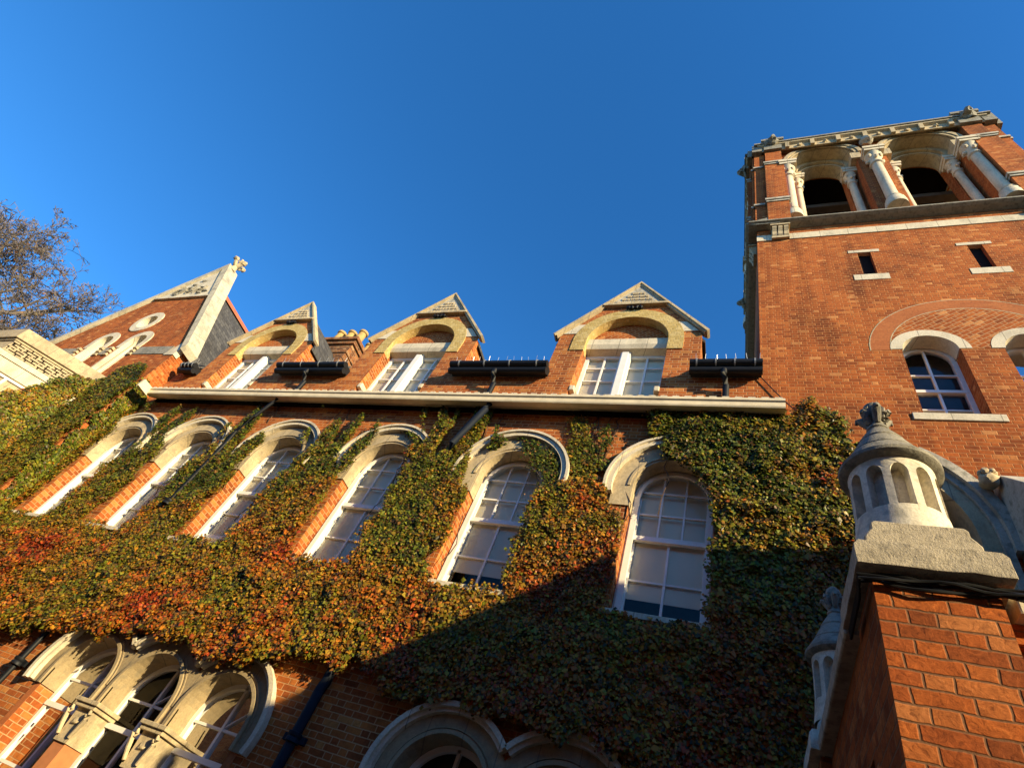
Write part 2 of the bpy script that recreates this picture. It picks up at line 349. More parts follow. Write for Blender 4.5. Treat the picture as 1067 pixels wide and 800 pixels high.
# parapet wall between the dormers, up to the eaves
xs = [-22.35] + [x for d in sorted(DORM) for x in (d-2.3, d+2.3)] + [0.42]
for a, b_ in zip(xs[0::2], xs[1::2]):
    wall.add([(a,10,11.5),(b_,10,11.5),(b_,10,13.4),(a,10,13.4)], [(0,1,2,3)])
# far sides
wall.add([(-22.35,20,G),(0.42,20,G),(0.42,20,13.4),(-22.35,20,13.4)], [(0,1,2,3)])
wall.build('wall', 'brick', bld)
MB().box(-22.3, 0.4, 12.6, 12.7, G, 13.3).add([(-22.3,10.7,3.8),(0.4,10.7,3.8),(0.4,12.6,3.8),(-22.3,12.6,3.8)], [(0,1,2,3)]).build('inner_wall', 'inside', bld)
rf = MB().prism([(11.4,15.1),(15.0,18.9),(20.3,13.3),(20.3,13.15),(15.0,18.7),(11.4,14.92)], -22.35, 0.42, axis='x')
for a, b_ in zip(xs[0::2], xs[1::2]): rf.prism([(9.8,13.41),(11.41,15.11),(11.41,14.93),(9.8,13.28)], a, b_, axis='x')
roof = rf.build('roof', 'slate', bld)

# moulded cornice gutter
corn = MB()
prof = [(10.0,11.42),(9.9,11.38),(9.66,11.2),(9.46,11.17),(9.44,11.21),(9.44,11.35),(9.40,11.38),(9.40,11.46),(10.0,11.46)]
corn.prism(prof, -21.6, 0.92, axis='x')
corn.box(-21.62, -21.5, 9.0, 9.5, 11.1, 11.46)
corn.build('cornice_gutter', 'cream', bld)
tl = MB()
for i in range(75):
    x = -21.5 + i*0.3; tl.box(x, x+0.17, 9.43, 9.62, 11.465, 11.535)
tl.box(-21.6, .92, 9.62, 10.0, 11.465, 11.53)
tl.build('tile_edge', 'white_stone', bld)
MB().box(-21.6, 0.9, 9.92, 9.998, 11.25, 11.385).build('fascia_board', 'dark', bld)

# sash windows of the main floor
def sash_window(c, blind_z=6.3, open_lower=0.0):
    fr = MB(); y0, y1 = 10.38, 10.56; zc, r = ZS, 0.88
    fr.ring(c, zc, r-.10, r+.07, y0, y1, 0, 180)
    fr.box(c-r-.07, c-r+.10, y0, y1, 5.75, zc).box(c+r-.10, c+r+.07, y0, y1, 5.75, zc).box(c-r+.1, c+r-.1, y0, y1, 5.75, 5.85)
    fr.ring(c, zc, r-.13, r-.05, y0-.05, y0+.02, 0, 180)
    fr.box(c-r-.005, c-r+.12, y0-.05, y0+.0, 5.75, zc).box(c+r-.12, c+r+.005, y0-.05, y0, 5.75, zc)
    win = fr.build('window', 'paint', bld)
    up = MB(); ya, yb = y0+.03, y0+.1
    for dx in (-.26, .26): up.box(c+dx-.022, c+dx+.022, ya, yb, 7.74, zc + math.sqrt((r-.1)**2-.26**2))
    for z in (8.4, 9.05):
        hw = r-.1 if z < zc else math.sqrt((r-.1)**2-(z-zc)**2); up.box(c-hw, c+hw, ya+.003, yb-.003, z-.02, z+.02)
    up.box(c-r+.1, c+r-.1, ya-.02, yb+.0, 7.66, 7.78)
    up.box(c-r+.1, c-r+.15, ya, yb, 7.7, zc).box(c+r-.15, c+r-.1, ya, yb, 7.7, zc)
    up.build('upper_sash', 'paint', win)
    lo = MB(); ya, yb = y0+.1, y0+.17; dz = open_lower
    lo.box(c-.025, c+.025, ya, yb, 5.9+dz, 7.68+dz*.2).box(c-r+.1, c+r-.1, ya+.003, yb-.003, 6.68+dz, 6.72+dz)
    lo.box(c-r+.1, c+r-.1, ya, yb, 5.85+dz, 5.95+dz).box(c-r+.1, c-r+.15, ya, yb, 5.9+dz, 7.7).box(c+r-.15, c+r-.1, ya, yb, 5.9+dz, 7.7)
    lo.build('lower_sash', 'paint', win)
    a = arch_poly(c, r-.09, zc, 7.72)
    MB().add([(x, y0+.07, z) for x, z in a], [tuple(range(len(a)))]).add([(c-r+.1,y0+.14,5.9+dz),(c+r-.1,y0+.14,5.9+dz),(c+r-.1,y0+.14,7.72),(c-r+.1,y0+.14,7.72)], [(0,1,2,3)]).build('pane', 'glass', win)
    a = arch_poly(c, r+.04, zc, blind_z)
    MB().prism(a, y0+.17, y0+.18).build('blind', 'blind', win)
    # stone head: flush voussoirs and moulded hood
    MB().ring(c, ZS, 0.9, 1.37, 9.96, 10.36, 0, 180).box(c-1.37, c-.9, 9.962, 10.36, 8.25, ZS-.003).box(c+.9, c+1.37, 9.962, 10.36, 8.25, ZS-.003).ring(c, ZS, .96, 1.02, 9.93, 9.97, 0, 180).build('stone_arch', 'stone', win)
    hd = MB().ring(c, ZS, 1.37, 1.5, 9.83, 10.0, -12, 192).ring(c, ZS, 1.5, 1.57, 9.78, 10.0, -12, 192)
    hd.build('hood_mould', 'white_stone', win)
    MB().prism([(9.82,5.62),(9.82,5.5),(10.38,5.5),(10.38,5.75),(10.2,5.75)], c-1.08, c+1.08, axis='x').build('sill', 'white_stone', win, bevel=0.006)
for c, bz, op in zip(SASH, (6.3, 6.3, 5.9, 5.8, 5.8, 5.8), (0, 0, 0, .28, 0, 0)): sash_window(c, bz, op)

# arcades of the ground floor
def arcade(cs, name):
    f = MB(); z1 = 1.68; r, ro, zs = .87, 1.24, 2.03
    f.prism(chain_outer(cs, ro, zs, z1) + chain_inner(cs, r, zs, z1, 0), 9.965, 10.5)
    root = f.build(name, 'tan_stone', bld)
    h = MB(); rl = MB(); c_ = sorted(cs)
    for i, c in enumerate(c_):
        rr = 1.33
        a0 = 196.0 if i == 0 else 180 - math.degrees(math.acos((c-c_[i-1])/2/rr)); a1 = -16.0 if i == len(c_)-1 else math.degrees(math.acos((c_[i+1]-c)/2/rr))
        h.ring(c, zs, 1.2, 1.33, 9.86, 9.99, a1, a0, 20); h.ring(c, zs, 1.27, 1.36, 9.79, 9.9, a1, a0, 20)
        rl.ring(c, zs, r-.0, r+.07, 9.91, 10.0, 0, 180); rl.ring(c, zs, r+.10, r+.13, 9.945, 9.98, 0, 180)
        rl.box(c-r-.07, c-r, 9.91, 10.0, z1, zs).box(c+r, c+r+.07, 9.91, 10.0, z1, zs)
    h.build('hood_mould', 'white_stone', root); rl.build('roll_moulding', 'tan_stone', root)
    for i, c in enumerate(c_):
        w_ = MB(); y0, y1 = 10.42, 10.52
        w_.ring(c, zs, r-.1, r, y0, y1).box(c-r, c-r+.1, y0, y1, -1.2, zs).box(c+r-.1, c+r, y0, y1, -1.2, zs)
        w_.box(c-r, c+r, y0-.02, y1, 1.42, 1.52).box(c-.03, c+.03, y0, y1, -1.2, zs+r-.05).box(c-r, c+r, y0+.01, y1-.01, 0.3, .36)
        bar(w_, (c+.0, zs+.02), (c+r*.62, zs+r*.62), .025, y0+.01, y1-.01)
        w_.box(c-r, c+r, y0+.01, y1-.01, 2.0, 2.05)
        w_.build('window_frame', 'paint', root)
        a = arch_poly(c, r-.05, zs, -1.2); MB().add([(x, 10.48, z) for x, z in a], [tuple(range(len(a)))]).build('pane', 'glass', root)
    for a, b_ in zip(c_, c_[1:]):
        m = (a+b_)/2
        MB().box(m-.36, m+.36, 9.8, 10.5, 1.6, 1.68).box(m-.31, m+.31, 9.84, 10.5, 1.52, 1.6).build('abacus', 'stone', root, bevel=.008)
        cp = MB().prism([(m-.18,.95),(m+.18,.95),(m+.25,1.52),(m-.25,1.52)], 9.93, 10.5)
        cp.blob((m, 9.92, 1.28), .07, 3, .6, 2, (1.2,.6,1.0), 4).box(m-.2, m+.2, 9.915, 10.5, .9, .97)
        cp.tube([(m-.18,9.9,1.0),(m-.25,9.87,1.18),(m-.31,9.85,1.34),(m-.33,9.84,1.43),(m-.28,9.84,1.48),(m-.24,9.84,1.43),(m-.26,9.84,1.37)], [.035,.045,.05,.045,.04,.035,.03], 8)
        cp.tube([(m+.18,9.9,1.0),(m+.25,9.87,1.18),(m+.31,9.85,1.34),(m+.33,9.84,1.43),(m+.28,9.84,1.48),(m+.24,9.84,1.43),(m+.26,9.84,1.37)], [.035,.045,.05,.045,.04,.035,.03], 8)
        cp.build('capital', 'stone', root, smooth=True)
        MB().box(m-.17, m+.17, 9.95, 10.4, -1.2, .95).build('column', 'terracotta', root)
    for x0, x1 in ((c_[0]-1.05, c_[0]-.87), (c_[-1]+.87, c_[-1]+1.05)):
        MB().box(x0, x1, 9.988, 10.0, -1.2, 1.67).build('jamb', 'rubbed', root)
arcade(TRI, 'triple_window'); arcade(DBL, 'double_window')

# dormers
def dormer(c):
    d = MB(); zs, r = 15.05, 1.32
    d.holed([(c-2.3,11.5),(c+2.3,11.5),(c+2.3,15.3),(c,18.38),(c-2.3,15.3)], [[(c-r,12.0),(c+r,12.0)] + arc(c, zs, r, 0, 180)], 10, .62)
    for sx in (-1, 1):   # brick cheeks
        d.add([(c+sx*2.3,10,11.5),(c+sx*2.3,10,15.2),(c+sx*2.3,12.0,15.2),(c+sx*2.3,10.0,13.0)], [(0,1,2,3)])
    dm = d.build('dormer', 'brick', bld)
    MB().ring(c, zs, r-.01, 1.78, 9.965, 10.3, 0, 180).box(c-1.78, c-r+.01, 9.967, 10.3, 14.46, zs-.002).box(c+r-.01, c+1.78, 9.967, 10.3, 14.46, zs-.002).build('brick_arch', 'yellow', dm)
    MB().prism([(c-r,15.2),(c+r,15.2)] + arc(c, zs, r-.005, 6, 174), 10.32, 10.5).build('tympanum', 'herring', dm)
    MB().prism([(10.12,14.95),(10.18,14.78),(10.5,14.72),(10.5,15.22),(10.12,15.26)], c-r+.005, c+r-.005, axis='x').build('lintel', 'white_stone', dm)
    for xx in (c-r, c+r-.17): MB().box(xx, xx+.17, 9.97, 10.46, 12.4, 12.62).build('jamb_stop', 'white_stone', dm, bevel=.02)
    for sx in (-1, 1):
        MB().prism([(c+sx*1.74,15.42),(c+sx*2.2,15.42),(c+sx*1.78,15.97),(c+sx*1.52,15.97)], 9.975, 10.1).build('kneeler', 'white_stone', dm)
    # pediment
    MB().prism([(c-1.02,17.1),(c+1.02,17.1),(c,18.4)], 9.93, 10.1).build('pediment', 'grey_stone', dm)
    MB().box(c-1.12, c+1.12, 9.84, 10.05, 17.02, 17.12).build('pediment_sill', 'stone', dm)
    fr = MB(); k = 0
    for j in range(4):
        z = 17.2 + j*.2; hw = (18.3-z)/1.28 - .18; x = -hw
        while x < hw:
            l = random.uniform(.07,.2); fr.box(c+x, min(c+hw, c+x+l), 9.9, 9.94, z, z+.12); x += l+.05
    fr.build('fret_panel', 'stone', dm)
    # coping along both slopes
    cp = MB()
    for sx in (-1, 1):
        o = [(c+sx*2.38,15.24),(c+sx*2.47,15.3),(c,18.58),(c,18.42)]
        cp.prism(o if sx > 0 else o[::-1], 9.9, 10.14)
        o2 = [(c+sx*2.45,15.24),(c+sx*2.52,15.3),(c,18.66),(c,18.56)]
        cp.prism(o2, 9.86, 10.18)
    cp.build('coping', 'stone', dm)
    rf = MB()
    for sx in (-1, 1):
        rf.prism([(c,18.25),(c+sx*2.4,15.1),(c+sx*2.4,14.97),(c,18.1)], 10.14, 14.6)
    rf.build('dormer_roof', 'slate', dm)
    # paired casements with a broad central mullion
    w_ = MB(); y0, y1 = 10.44, 10.56
    w_.box(c-r, c-r+.12, y0, y1, 12.0, 14.75).box(c+r-.12, c+r, y0, y1, 12.0, 14.75).box(c-r+.12, c+r-.12, y0, y1, 14.62, 14.74)
    w_.box(c-.16, c+.16, 10.3, y1, 12.0, 14.74).box(c-.1, c+.1, 10.25, 10.3, 12.0, 14.7)
    for sx in (-1, 1):
        m = c+sx*.68
        w_.box(m-.03, m+.03, y0+.02, y1-.02, 12.0, 14.62)
        for z in (12.75, 13.45, 14.1): w_.box(c+sx*.16 if sx > 0 else c-r+.12, c+r-.12 if sx > 0 else c-.16, y0+.03, y1-.03, z-.025, z+.025)
    wn = w_.build('window', 'paint', dm)
    MB().add([(c-r+.05,10.5,12.0),(c+r-.05,10.5,12.0),(c+r-.05,10.5,14.7),(c-r+.05,10.5,14.7)], [(0,1,2,3)]).build('pane', 'glass', dm)
    MB().box(c-r+.02, c+r-.02, 10.575, 10.59, 12.5, 14.75).build('blind', 'blind', dm)
    sh = MB(); sh.box(c-.28, c+.28, 9.9, 9.98, 16.83, 16.88)
    for x in (-.2, -.08, .1, .21): sh.blob((c+x, 9.9, 16.86), .07, x, .5)
    sh.build('iron_tie', 'black', dm)
for c in DORM: dormer(c)

# black eaves gutters between dormers
def eaves_gutter(x0, x1, px):
    g = MB(); y = 9.62
    for k in range(2):
        yy, zz, r = y + k*.1, 13.2 - k*.22, .125 - k*.01
        g.tube([(x0,yy,zz),(x1,yy,zz)], r, 14)
    g.box(x0+.02, x1-.02, 9.62, 9.97, 13.0, 13.28)
    o = g.build('eaves_gutter', 'black', bld, smooth=True)
    s_ = MB(); x = x0 + .15
    while x < x1:
        h_ = random.uniform(.16,.26); s_.tube([(x,9.62,13.29),(x+random.uniform(-.04,.04),9.54,13.3+h_)], .006, 4); s_.tube([(x,9.62,13.29),(x+random.uniform(-.04,.04),9.7,13.3+h_)], .006, 4); x += random.uniform(.24,.34)
    s_.tube([(x0,9.62,13.32),(x1,9.62,13.32)], .01, 4)
    s_.build('bird_spikes', 'steel', o)
    for q in (.1, .37, .63, .9):
        b_ = MB(); xx = x0 + (x1-x0)*q; b_.ring(0,0,.12,.14,-.02,.02,0,360,14)
        n0 = len(b_.v) - 15*4
        for i in range(n0, len(b_.v)): a, y_, z_ = b_.v[i]; b_.v[i] = (xx+y_, 9.62+a, 13.2+z_)
        b_.build('gutter_bracket', 'lead', o)
    if px is not None:
        MB().tube([(px,9.66,12.95),(px,9.66,12.78),(px+.02,9.7,12.66),(px+.06,9.86,12.5),(px+.06,9.88,11.5)], .085, 10).build('outlet_pipe', 'black', o, smooth=True)
eaves_gutter(-1.4, .46, -.5); eaves_gutter(-8.98, -5.6, -7.3); eaves_gutter(-16.5, -13.3, -14.9); eaves_gutter(-21.8, -21.0, None)

# chimney with pots
ch = MB(); ch.box(-20.1,-18.1,12.6,14.0,14.2,19.0).box(-20.2,-18.0,12.5,14.1,19.0,19.25).box(-20.15,-18.05,12.55,14.05,18.3,18.45).box(-20.3,-17.9,12.4,14.2,19.25,19.45)
chim = ch.build('chimney', 'old_brick', bld)
for x in (-19.8, -19.1, -18.4):
    for y in (12.85, 13.7):
        MB().lathe(x, y, [(.0,19.45),(.24,19.45),(.22,19.7),(.19,20.3),(.25,20.34),(.25,20.46),(.17,20.46),(.15,19.5)], 14).build('chimney_pot', 'pot', chim, smooth=True)

# downpipes
def downpipe(x, lab, segs, mat='blue', yp=9.84, r=.1):
    t = thing('downpipe', lab, 'downpipe', (x, 9.85, G), 'downpipes on the brick front')
    MB().tube([(x+.62,9.58,11.2),(x+.58,9.6,11.0),(x+.3,9.64,10.3),(x+.06,9.68,9.6),(x,yp,9.2),(x,yp,6.6),(x,9.93,6.2),(x,9.93,3.2),(x,9.88,3.0),(x,9.88,G)], r, 12).build('pipe', mat, t, smooth=True)
    for z in segs:
        b_ = MB(); b_.lathe(x, 9.88 if z < 3 else yp, [(.1,z-.09),(.135,z-.08),(.135,z-.03),(.115,z),(.135,z+.03),(.135,z+.08),(.1,z+.09)], 14).box(x-.24, x+.24, 9.9, 9.97, z-.06, z+.06)
        b_.build('pipe_bracket', mat, t, smooth=True)
    return t
downpipe(-7.45, 'dark downpipe through the creeper between the triple and double arched windows', (5.8, 2.15, -1), 'blue', 9.9)
downpipe(-15.55, 'dark downpipe left of the triple arched window, below the creeper', (6.6, 1.9, -1), 'black', 9.76, .06)

# ---------------------------------------------------------------- bell tower
tow = thing('bell_tower', 'tall square orange brick bell tower with open arched stone belfry', 'tower', (5.185, 14.765, G))
HX = 4.765
tw = MB()
TW = [4.44, 6.58]
def pointed(cx, R_, off, zs, zb, n=14):
    """two-centred arch: right arc centred at cx-off, left arc at cx+off"""
    am = math.degrees(math.acos(off/R_))
    return [(cx-off+R_*math.cos(R(a)), zs+R_*math.sin(R(a))) for a in [am*i/n for i in range(n+1)]] + [(cx+off-R_*math.cos(R(a)), zs+R_*math.sin(R(a))) for a in [am*(n-i)/n for i in range(n)]]
holes = [arch_poly(c, .63, 14.3, 11.72) for c in TW]
holes += [[(3.5,18.45),(3.88,18.45),(3.88,20.02),(3.5,20.02)], [(6.5,18.45),(6.88,18.45),(6.88,20.02),(6.5,20.02)]]
PC, PO = 3.45, 1.52
holes.append([(PC-(2.09-PO), 4.5), (PC+(2.09-PO), 4.5)] + pointed(PC, 2.09, PO, 8.2, 4.5))
tw.holed([(.42, G), (9.95, G), (9.95, 23.0), (.42, 23.0)], holes, 10, .55)
tw.add([(.42,10,G),(.42,19.53,G),(.42,19.53,23),(.42,10,23)], [(0,1,2,3)]).add([(9.95,10,G),(9.95,19.53,G),(9.95,19.53,23),(9.95,10,23)], [(0,1,2,3)]).add([(.42,19.53,G),(9.95,19.53,G),(9.95,19.53,23),(.42,19.53,23)], [(0,1,2,3)])
tw.build('wall', 'tower', tow)
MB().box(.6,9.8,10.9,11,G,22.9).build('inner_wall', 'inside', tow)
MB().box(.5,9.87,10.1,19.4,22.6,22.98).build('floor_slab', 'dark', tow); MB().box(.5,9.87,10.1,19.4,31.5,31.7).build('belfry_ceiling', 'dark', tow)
for c in TW:
    wf = MB(); y0, y1 = 10.42, 10.55; r, zc = .6, 14.3
    wf.ring(c, zc, r-.08, r+.05, y0, y1).box(c-r-.05, c-r+.08, y0, y1, 11.72, zc).box(c+r-.08, c+r+.05, y0, y1, 11.72, zc).box(c-r, c+r, y0, y1, 11.72, 11.8)
    wf.box(c-.025, c+.025, y0+.02, y1-.02, 11.8, zc+r-.08).box(c-r, c+r, y0-.01, y1, 13.02, 13.12)
    for z in (12.4, 13.75): wf.box(c-r+.05, c+r-.05, y0+.03, y1-.03, z-.022, z+.022)
    wn = wf.build('window', 'paint', tow)
    a = arch_poly(c, r-.05, zc, 11.75); MB().add([(x, 10.5, z) for x, z in a], [tuple(range(len(a)))]).build('pane', 'glass', wn)
    MB().ring(c, zc, r, .87, 9.985, 10.4).build('stone_arch', 'white_stone', wn)
    MB().box(c-.86, c+.86, 9.965, 10.42, 11.5, 11.73).build('sill', 'white_stone', wn, bevel=.006)
for c in (3.69, 6.69):
    MB().box(c-.22, c+.22, 10.14, 10.3, 18.3, 20.1).build('slit_shade_sheet', 'dark', tow)  # flat black sheet painting in the darkness deep inside each slit
    MB().box(c-.48, c+.48, 9.985, 10.3, 18.12, 18.46).build('slit_sill', 'white_stone', tow); MB().box(c-.45, c+.45, 9.985, 10.3, 20.01, 20.18).build('slit_lintel', 'white_stone', tow)
MB().ring(5.5, 14.3, 1.93, 2.37, 9.993, 10.05, -1, 181, 40).build('relieving_arch', 'rubbed', tow)
for r_ in (1.9, 2.37): MB().ring(5.5, 14.3, r_, r_+.025, 9.991, 10.05, -1, 181, 40).build('pointing_line', 'stone', tow)
# herringbone infill between the window heads
inf = [(5.5-1.9,14.32)] + [(x, z) for x, z in arc(TW[0], 14.3, .875, 180, 0)] + [(x, z) for x, z in arc(TW[1], 14.3, .875, 180, 0)] + [(5.5+1.9,14.32)] + arc(5.5, 14.32, 1.9, 0, 180, 30)[1:-1]
MB().prism(inf, 9.994, 10.05).build('herringbone_panel', 'herring', tow)
# portal
def band_pointed(mb, R0, R1, y0, y1, zl):
    o = pointed(PC, R1, PO, 8.2, 0); i = pointed(PC, R0, PO, 8.2, 0)
    mb.prism([(o[0][0], zl)] + o + [(o[-1][0]*0 + PC-(R1-PO), zl), (PC-(R0-PO), zl)] + i[::-1] + [(PC+(R0-PO), zl)], y0, y1); return mb
pt = MB(); band_pointed(pt, 2.06, 2.33, 9.94, 10.5, 4.5); po = pt.build('portal_arch', 'stone', tow)
band_pointed(MB(), 2.33, 2.46, 9.99-.11, 10.05, 4.5).build('shadow_moulding', 'grey_stone', po)
band_pointed(MB(), 2.46, 2.66, 9.78, 10.02, 7.9).build('hood_mould', 'grey_stone', po)
MB().prism([(PC-.58,4.5),(PC+.58,4.5)] + pointed(PC, 2.1, PO, 8.2, 4.5), 10.5, 10.6).build('portal_tympanum', 'grey_stone', po)
bl = MB().blob((4.33,9.62,9.36), .17, 3, .25, 3)
for k in range(6): bl.blob((4.33+.1*math.cos(k*1.05), 9.58+.08*math.sin(k*1.05), 9.5), .07, k, .3)
bl.build('carved_boss', 'stone', po, smooth=True)
MB().prism([(10,9.72),(9.6,9.5),(8.96,8.75),(8.0,7.5),(7.8,6.5),(7.8,G),(10,G)], 4.5, 5.7, axis='x').build('buttress', 'grey_stone', tow, bevel=.01)
# band and main string course on the front
MB().box(.41,9.96,9.97,10.02,21.5,21.95).build('stone_band', 'white_stone', tow)

def spin(k):
    a = [(1,0),(0,1),(-1,0),(0,-1)][k]
    def f(p):
        x, y = p[0]-5.185, p[1]-14.765
        for _ in range(k): x, y = y, -x          # front -> left -> back -> right
        return (x+5.185, y+14.765, p[2])
    return f
CX0 = 5.185
def face(k, detail):
    t = spin(k)
    def mb(): q = MB(); q.t = t; return q
    AC = (3.28, 7.07)
    L, Rr = CX0-HX, CX0+HX
    fr = mb().holed([(L,23.0),(Rr,23.0),(Rr,31.5),(L,31.5)], [arch_poly(c, 1.34, 30.0, 23.3) for c in AC], 10, .75)
    fr.holed([(L,23.0),(Rr,23.0),(Rr,31.5),(L,31.5)], [arch_poly(c, .92, 29.9, 23.3) for c in AC], 10.76, .5)
    bf = fr.build('belfry_wall', 'tower', tow)
    st = mb()
    for c in AC:
        st.ring(c, 30.0, 1.3, 1.5, 9.93, 10.5, 0, 180, 30).ring(c, 30.0, 1.45, 1.62, 9.86, 10.0, 0, 180, 30).ring(c, 30.0, 1.3, 1.38, 9.89, 10.0, 0, 180, 30)
        st.ring(c, 30.0, 1.02, 1.345, 10.5, 10.755, 0, 180, 30)
        st.ring(c, 29.9, .88, 1.24, 10.66, 11.2, 0, 180, 30).ring(c, 29.9, .9, 1.0, 10.6, 10.7, 0, 180, 30)
        for sx in (-1, 1):
            st.box(c+sx*1.32-.2, c+sx*1.32+.2, 9.92, 10.5, 29.3, 30.0); st.box(c+sx*1.06-.17, c+sx*1.06+.17, 10.5, 11.2, 29.5, 29.98)
    st.build('belfry_arch', 'stone', bf)
    if detail:
        cols = [(1.78,9.98,.2,23.15),(5.17,9.88,.215,23.15),(8.58,9.98,.2,23.15)] + [(c+sx*1.06,10.62,.16,23.3) for c in AC for sx in (-1,1)]
    else: cols = [(5.17,9.88,.215,23.15),(1.78,9.98,.2,23.15),(8.58,9.98,.2,23.15)]
    for x, y, r, z0 in cols:
        s_ = mb().lathe(x, y, [(r,z0+.9),(r*.97,25.5),(r*.93,27.75)], 20)
        cm = s_.build('column', 'white_stone', bf, smooth=True)
        mb().lathe(x, y, [(0,z0),(r*1.7,z0),(r*1.7,z0+.3),(r*1.55,z0+.36),(r*1.62,z0+.5),(r*1.45,z0+.6),(r*1.15,z0+.66),(r*1.35,z0+.76),(r*1.0,z0+.9)], 20).build('column_base', 'white_stone', cm, smooth=True)
        cp = mb().lathe(x, y, [(r*.93,27.75),(r*1.25,27.8),(r*1.25,27.88),(r*1.0,27.92),(r*1.05,28.2),(r*1.35,28.6),(r*1.7,28.85)], 16)
        for q in range(8):
            a = q*math.pi/4; cp.blob((x+r*1.35*math.cos(a), y+r*1.35*math.sin(a), 28.25+(q % 2)*.3), r*.42, q, .5, 1, (1,1,1.4))
        b2 = 1.75*r; cp.box(x-b2, x+b2, y-b2, y+b2, 28.85, 29.08).box(x-b2*1.1, x+b2*1.1, y-b2*1.1, y+b2*1.1, 29.08, 29.3)
        cp.build('capital', 'white_stone', cm, smooth=True)
    # corner pilasters with string bands
    for x0, x1 in ((L+.4, L+1.2), (Rr-1.2, Rr-.4)):
        pl = mb().box(x0, x1, 9.68, 10, 22.55, 29.2).box(x0+.04, x1-.04, 9.74, 10, 29.2, 31.4).box(x0-.45 if x0 < 5 else x1, x0 if x0 < 5 else x1+.45, 9.86, 10, 22.5, 31.3)
        pm = pl.build('pilaster', 'tower', bf)
        for z in (24.62, 29.22):
            sb = mb()
            sb.box(x0-.07, x1+.07, 9.6, 9.99, z, z+.16).box(x0-.03, x1+.03, 9.64, 9.99, z-.14, z)
            xa = (x0-.5, x0-.07) if x0 < 5 else (x1+.07, x1+.5); sb.box(xa[0], xa[1], 9.8, 9.99, z-.02, z+.14)
            sb.build('string_band', 'grey_stone', pm)
        cb = mb()
        for q in range(3):
            xx = x0+.2+q*.2; cb.prism([(9.72,22.2),(9.72,22.08),(9.82,21.9),(9.84,21.7),(9.92,21.55),(9.99,21.55),(9.99,22.2)], xx-.075, xx+.075, axis='x')
        cb.box(x0+.06, x1-.06, 9.68, 9.99, 22.2, 22.3).box(x0+.1, x1-.1, 9.88, 9.99, 21.5, 22.2)
        cb.build('scroll_corbel', 'stone', pm)
    # sill string course
    mb().prism([(9.98,22.42),(9.74,22.48),(9.62,22.53),(9.62,22.61),(9.7,22.7),(10.8,23.15),(10.8,22.42)], L-.3, Rr+.3, axis='x').build('sill_string', 'cone', bf)
    # crowning parapet cornice
    pr = mb().prism([(9.98,31.42),(9.82,31.42),(9.76,31.18),(9.70,31.18),(9.70,31.68),(9.57,31.76),(9.57,31.9),(10.6,31.98),(10.6,31.42)], L+.1, Rr-.1, axis='x')
    pp = pr.build('parapet', 'stone', bf)
    mb().box(L-.05, Rr+.05, 9.52, 10.7, 31.91, 32.06).build('parapet_cap', 'cone', pp)
    for q in range(7):
        xx = L+1.45+q*1.1; mb().prism([(9.6,31.2),(9.56,31.75),(9.71,31.75),(9.71,31.2)], xx-.09, xx+.09, axis='x').build('parapet_bracket', 'stone', pp)
    for q in range(6): mb().blob((L+2.0+q*1.1, 9.7, 31.42), .12, q, .6).build('parapet_flower', 'stone', pp)
    for x0 in (L+.3, Rr-1.3):
        cn = mb(); cn.box(x0+.1, x0+.9, 9.6, 10, 31.15, 32.3).box(x0-.02, x0+1.02, 9.5, 10, 32.3, 32.55)
        cn.blob((x0+.5, 9.56, 31.95), .3, x0, .7, 2, (1,.8,1.1), 3.5).blob((x0+.5, 9.4, 31.9), .18, x0+1, .7, 2, (1,1.3,1), 3.5)
        cn.box(x0-.45 if x0 < 5 else x0+1.0, x0 if x0 < 5 else x0+1.45, 9.64, 10, 31.15, 32.1)
        cn.build('carved_corner', 'cone', pp)
    mb().blob((5.17,9.78,30.95), .27, 5, .5, 2, freq=4).build('carved_boss', 'grey_stone', bf)
for y_ in (12.2, 13.6):
    for z_ in (25.0, 27.4, 29.6): MB().box(.6,9.8,y_,y_+.35,z_,z_+.35).build('belfry_beam', 'beam', tow)
face(0, True); face(1, True); face(2, False); face(3, False)

# ---------------------------------------------------------------- gabled wing
WY = 9.25; kx = .925
wing = thing('gabled_wing', 'steep brick gable with carved stone peak, finial and paired pointed windows', 'building', (-27.1, 12, G))
AX, AZ = -27.15, 21.65
wg = MB()
LC, RC, OC = (-28.45), (-26.05), (-27.3, 16.35)
def lanc(c): return [(c-.53,10.9),(c+.53,10.9)] + arc(c, 14.6, .53, 0, 180, 16)
wg.holed([(-32.6,G),(-22.35,G),(-22.35,13.9),(AX,AZ),(-32.6,14.1)], [lanc(LC), lanc(RC), arc(OC[0],OC[1],.55,0,345,23)], WY, .6)
wg.add([(-22.35,WY,G),(-22.35,16,G),(-22.35,16,13.9),(-22.35,WY,13.9)], [(0,1,2,3)]).add([(-32.6,WY,G),(-32.6,16,G),(-32.6,16,14.1),(-32.6,WY,14.1)], [(0,1,2,3)])
wg.add([(-32.6,16,G),(-22.35,16,G),(-22.35,16,13.9),(AX,16,AZ),(-32.6,16,14.1)], [(0,1,2,3,4)])
wg.build('wall', 'tower', wing)
MB().box(-32,-22.6,11,11.1,G,14).build('inner_wall', 'inside', wing)
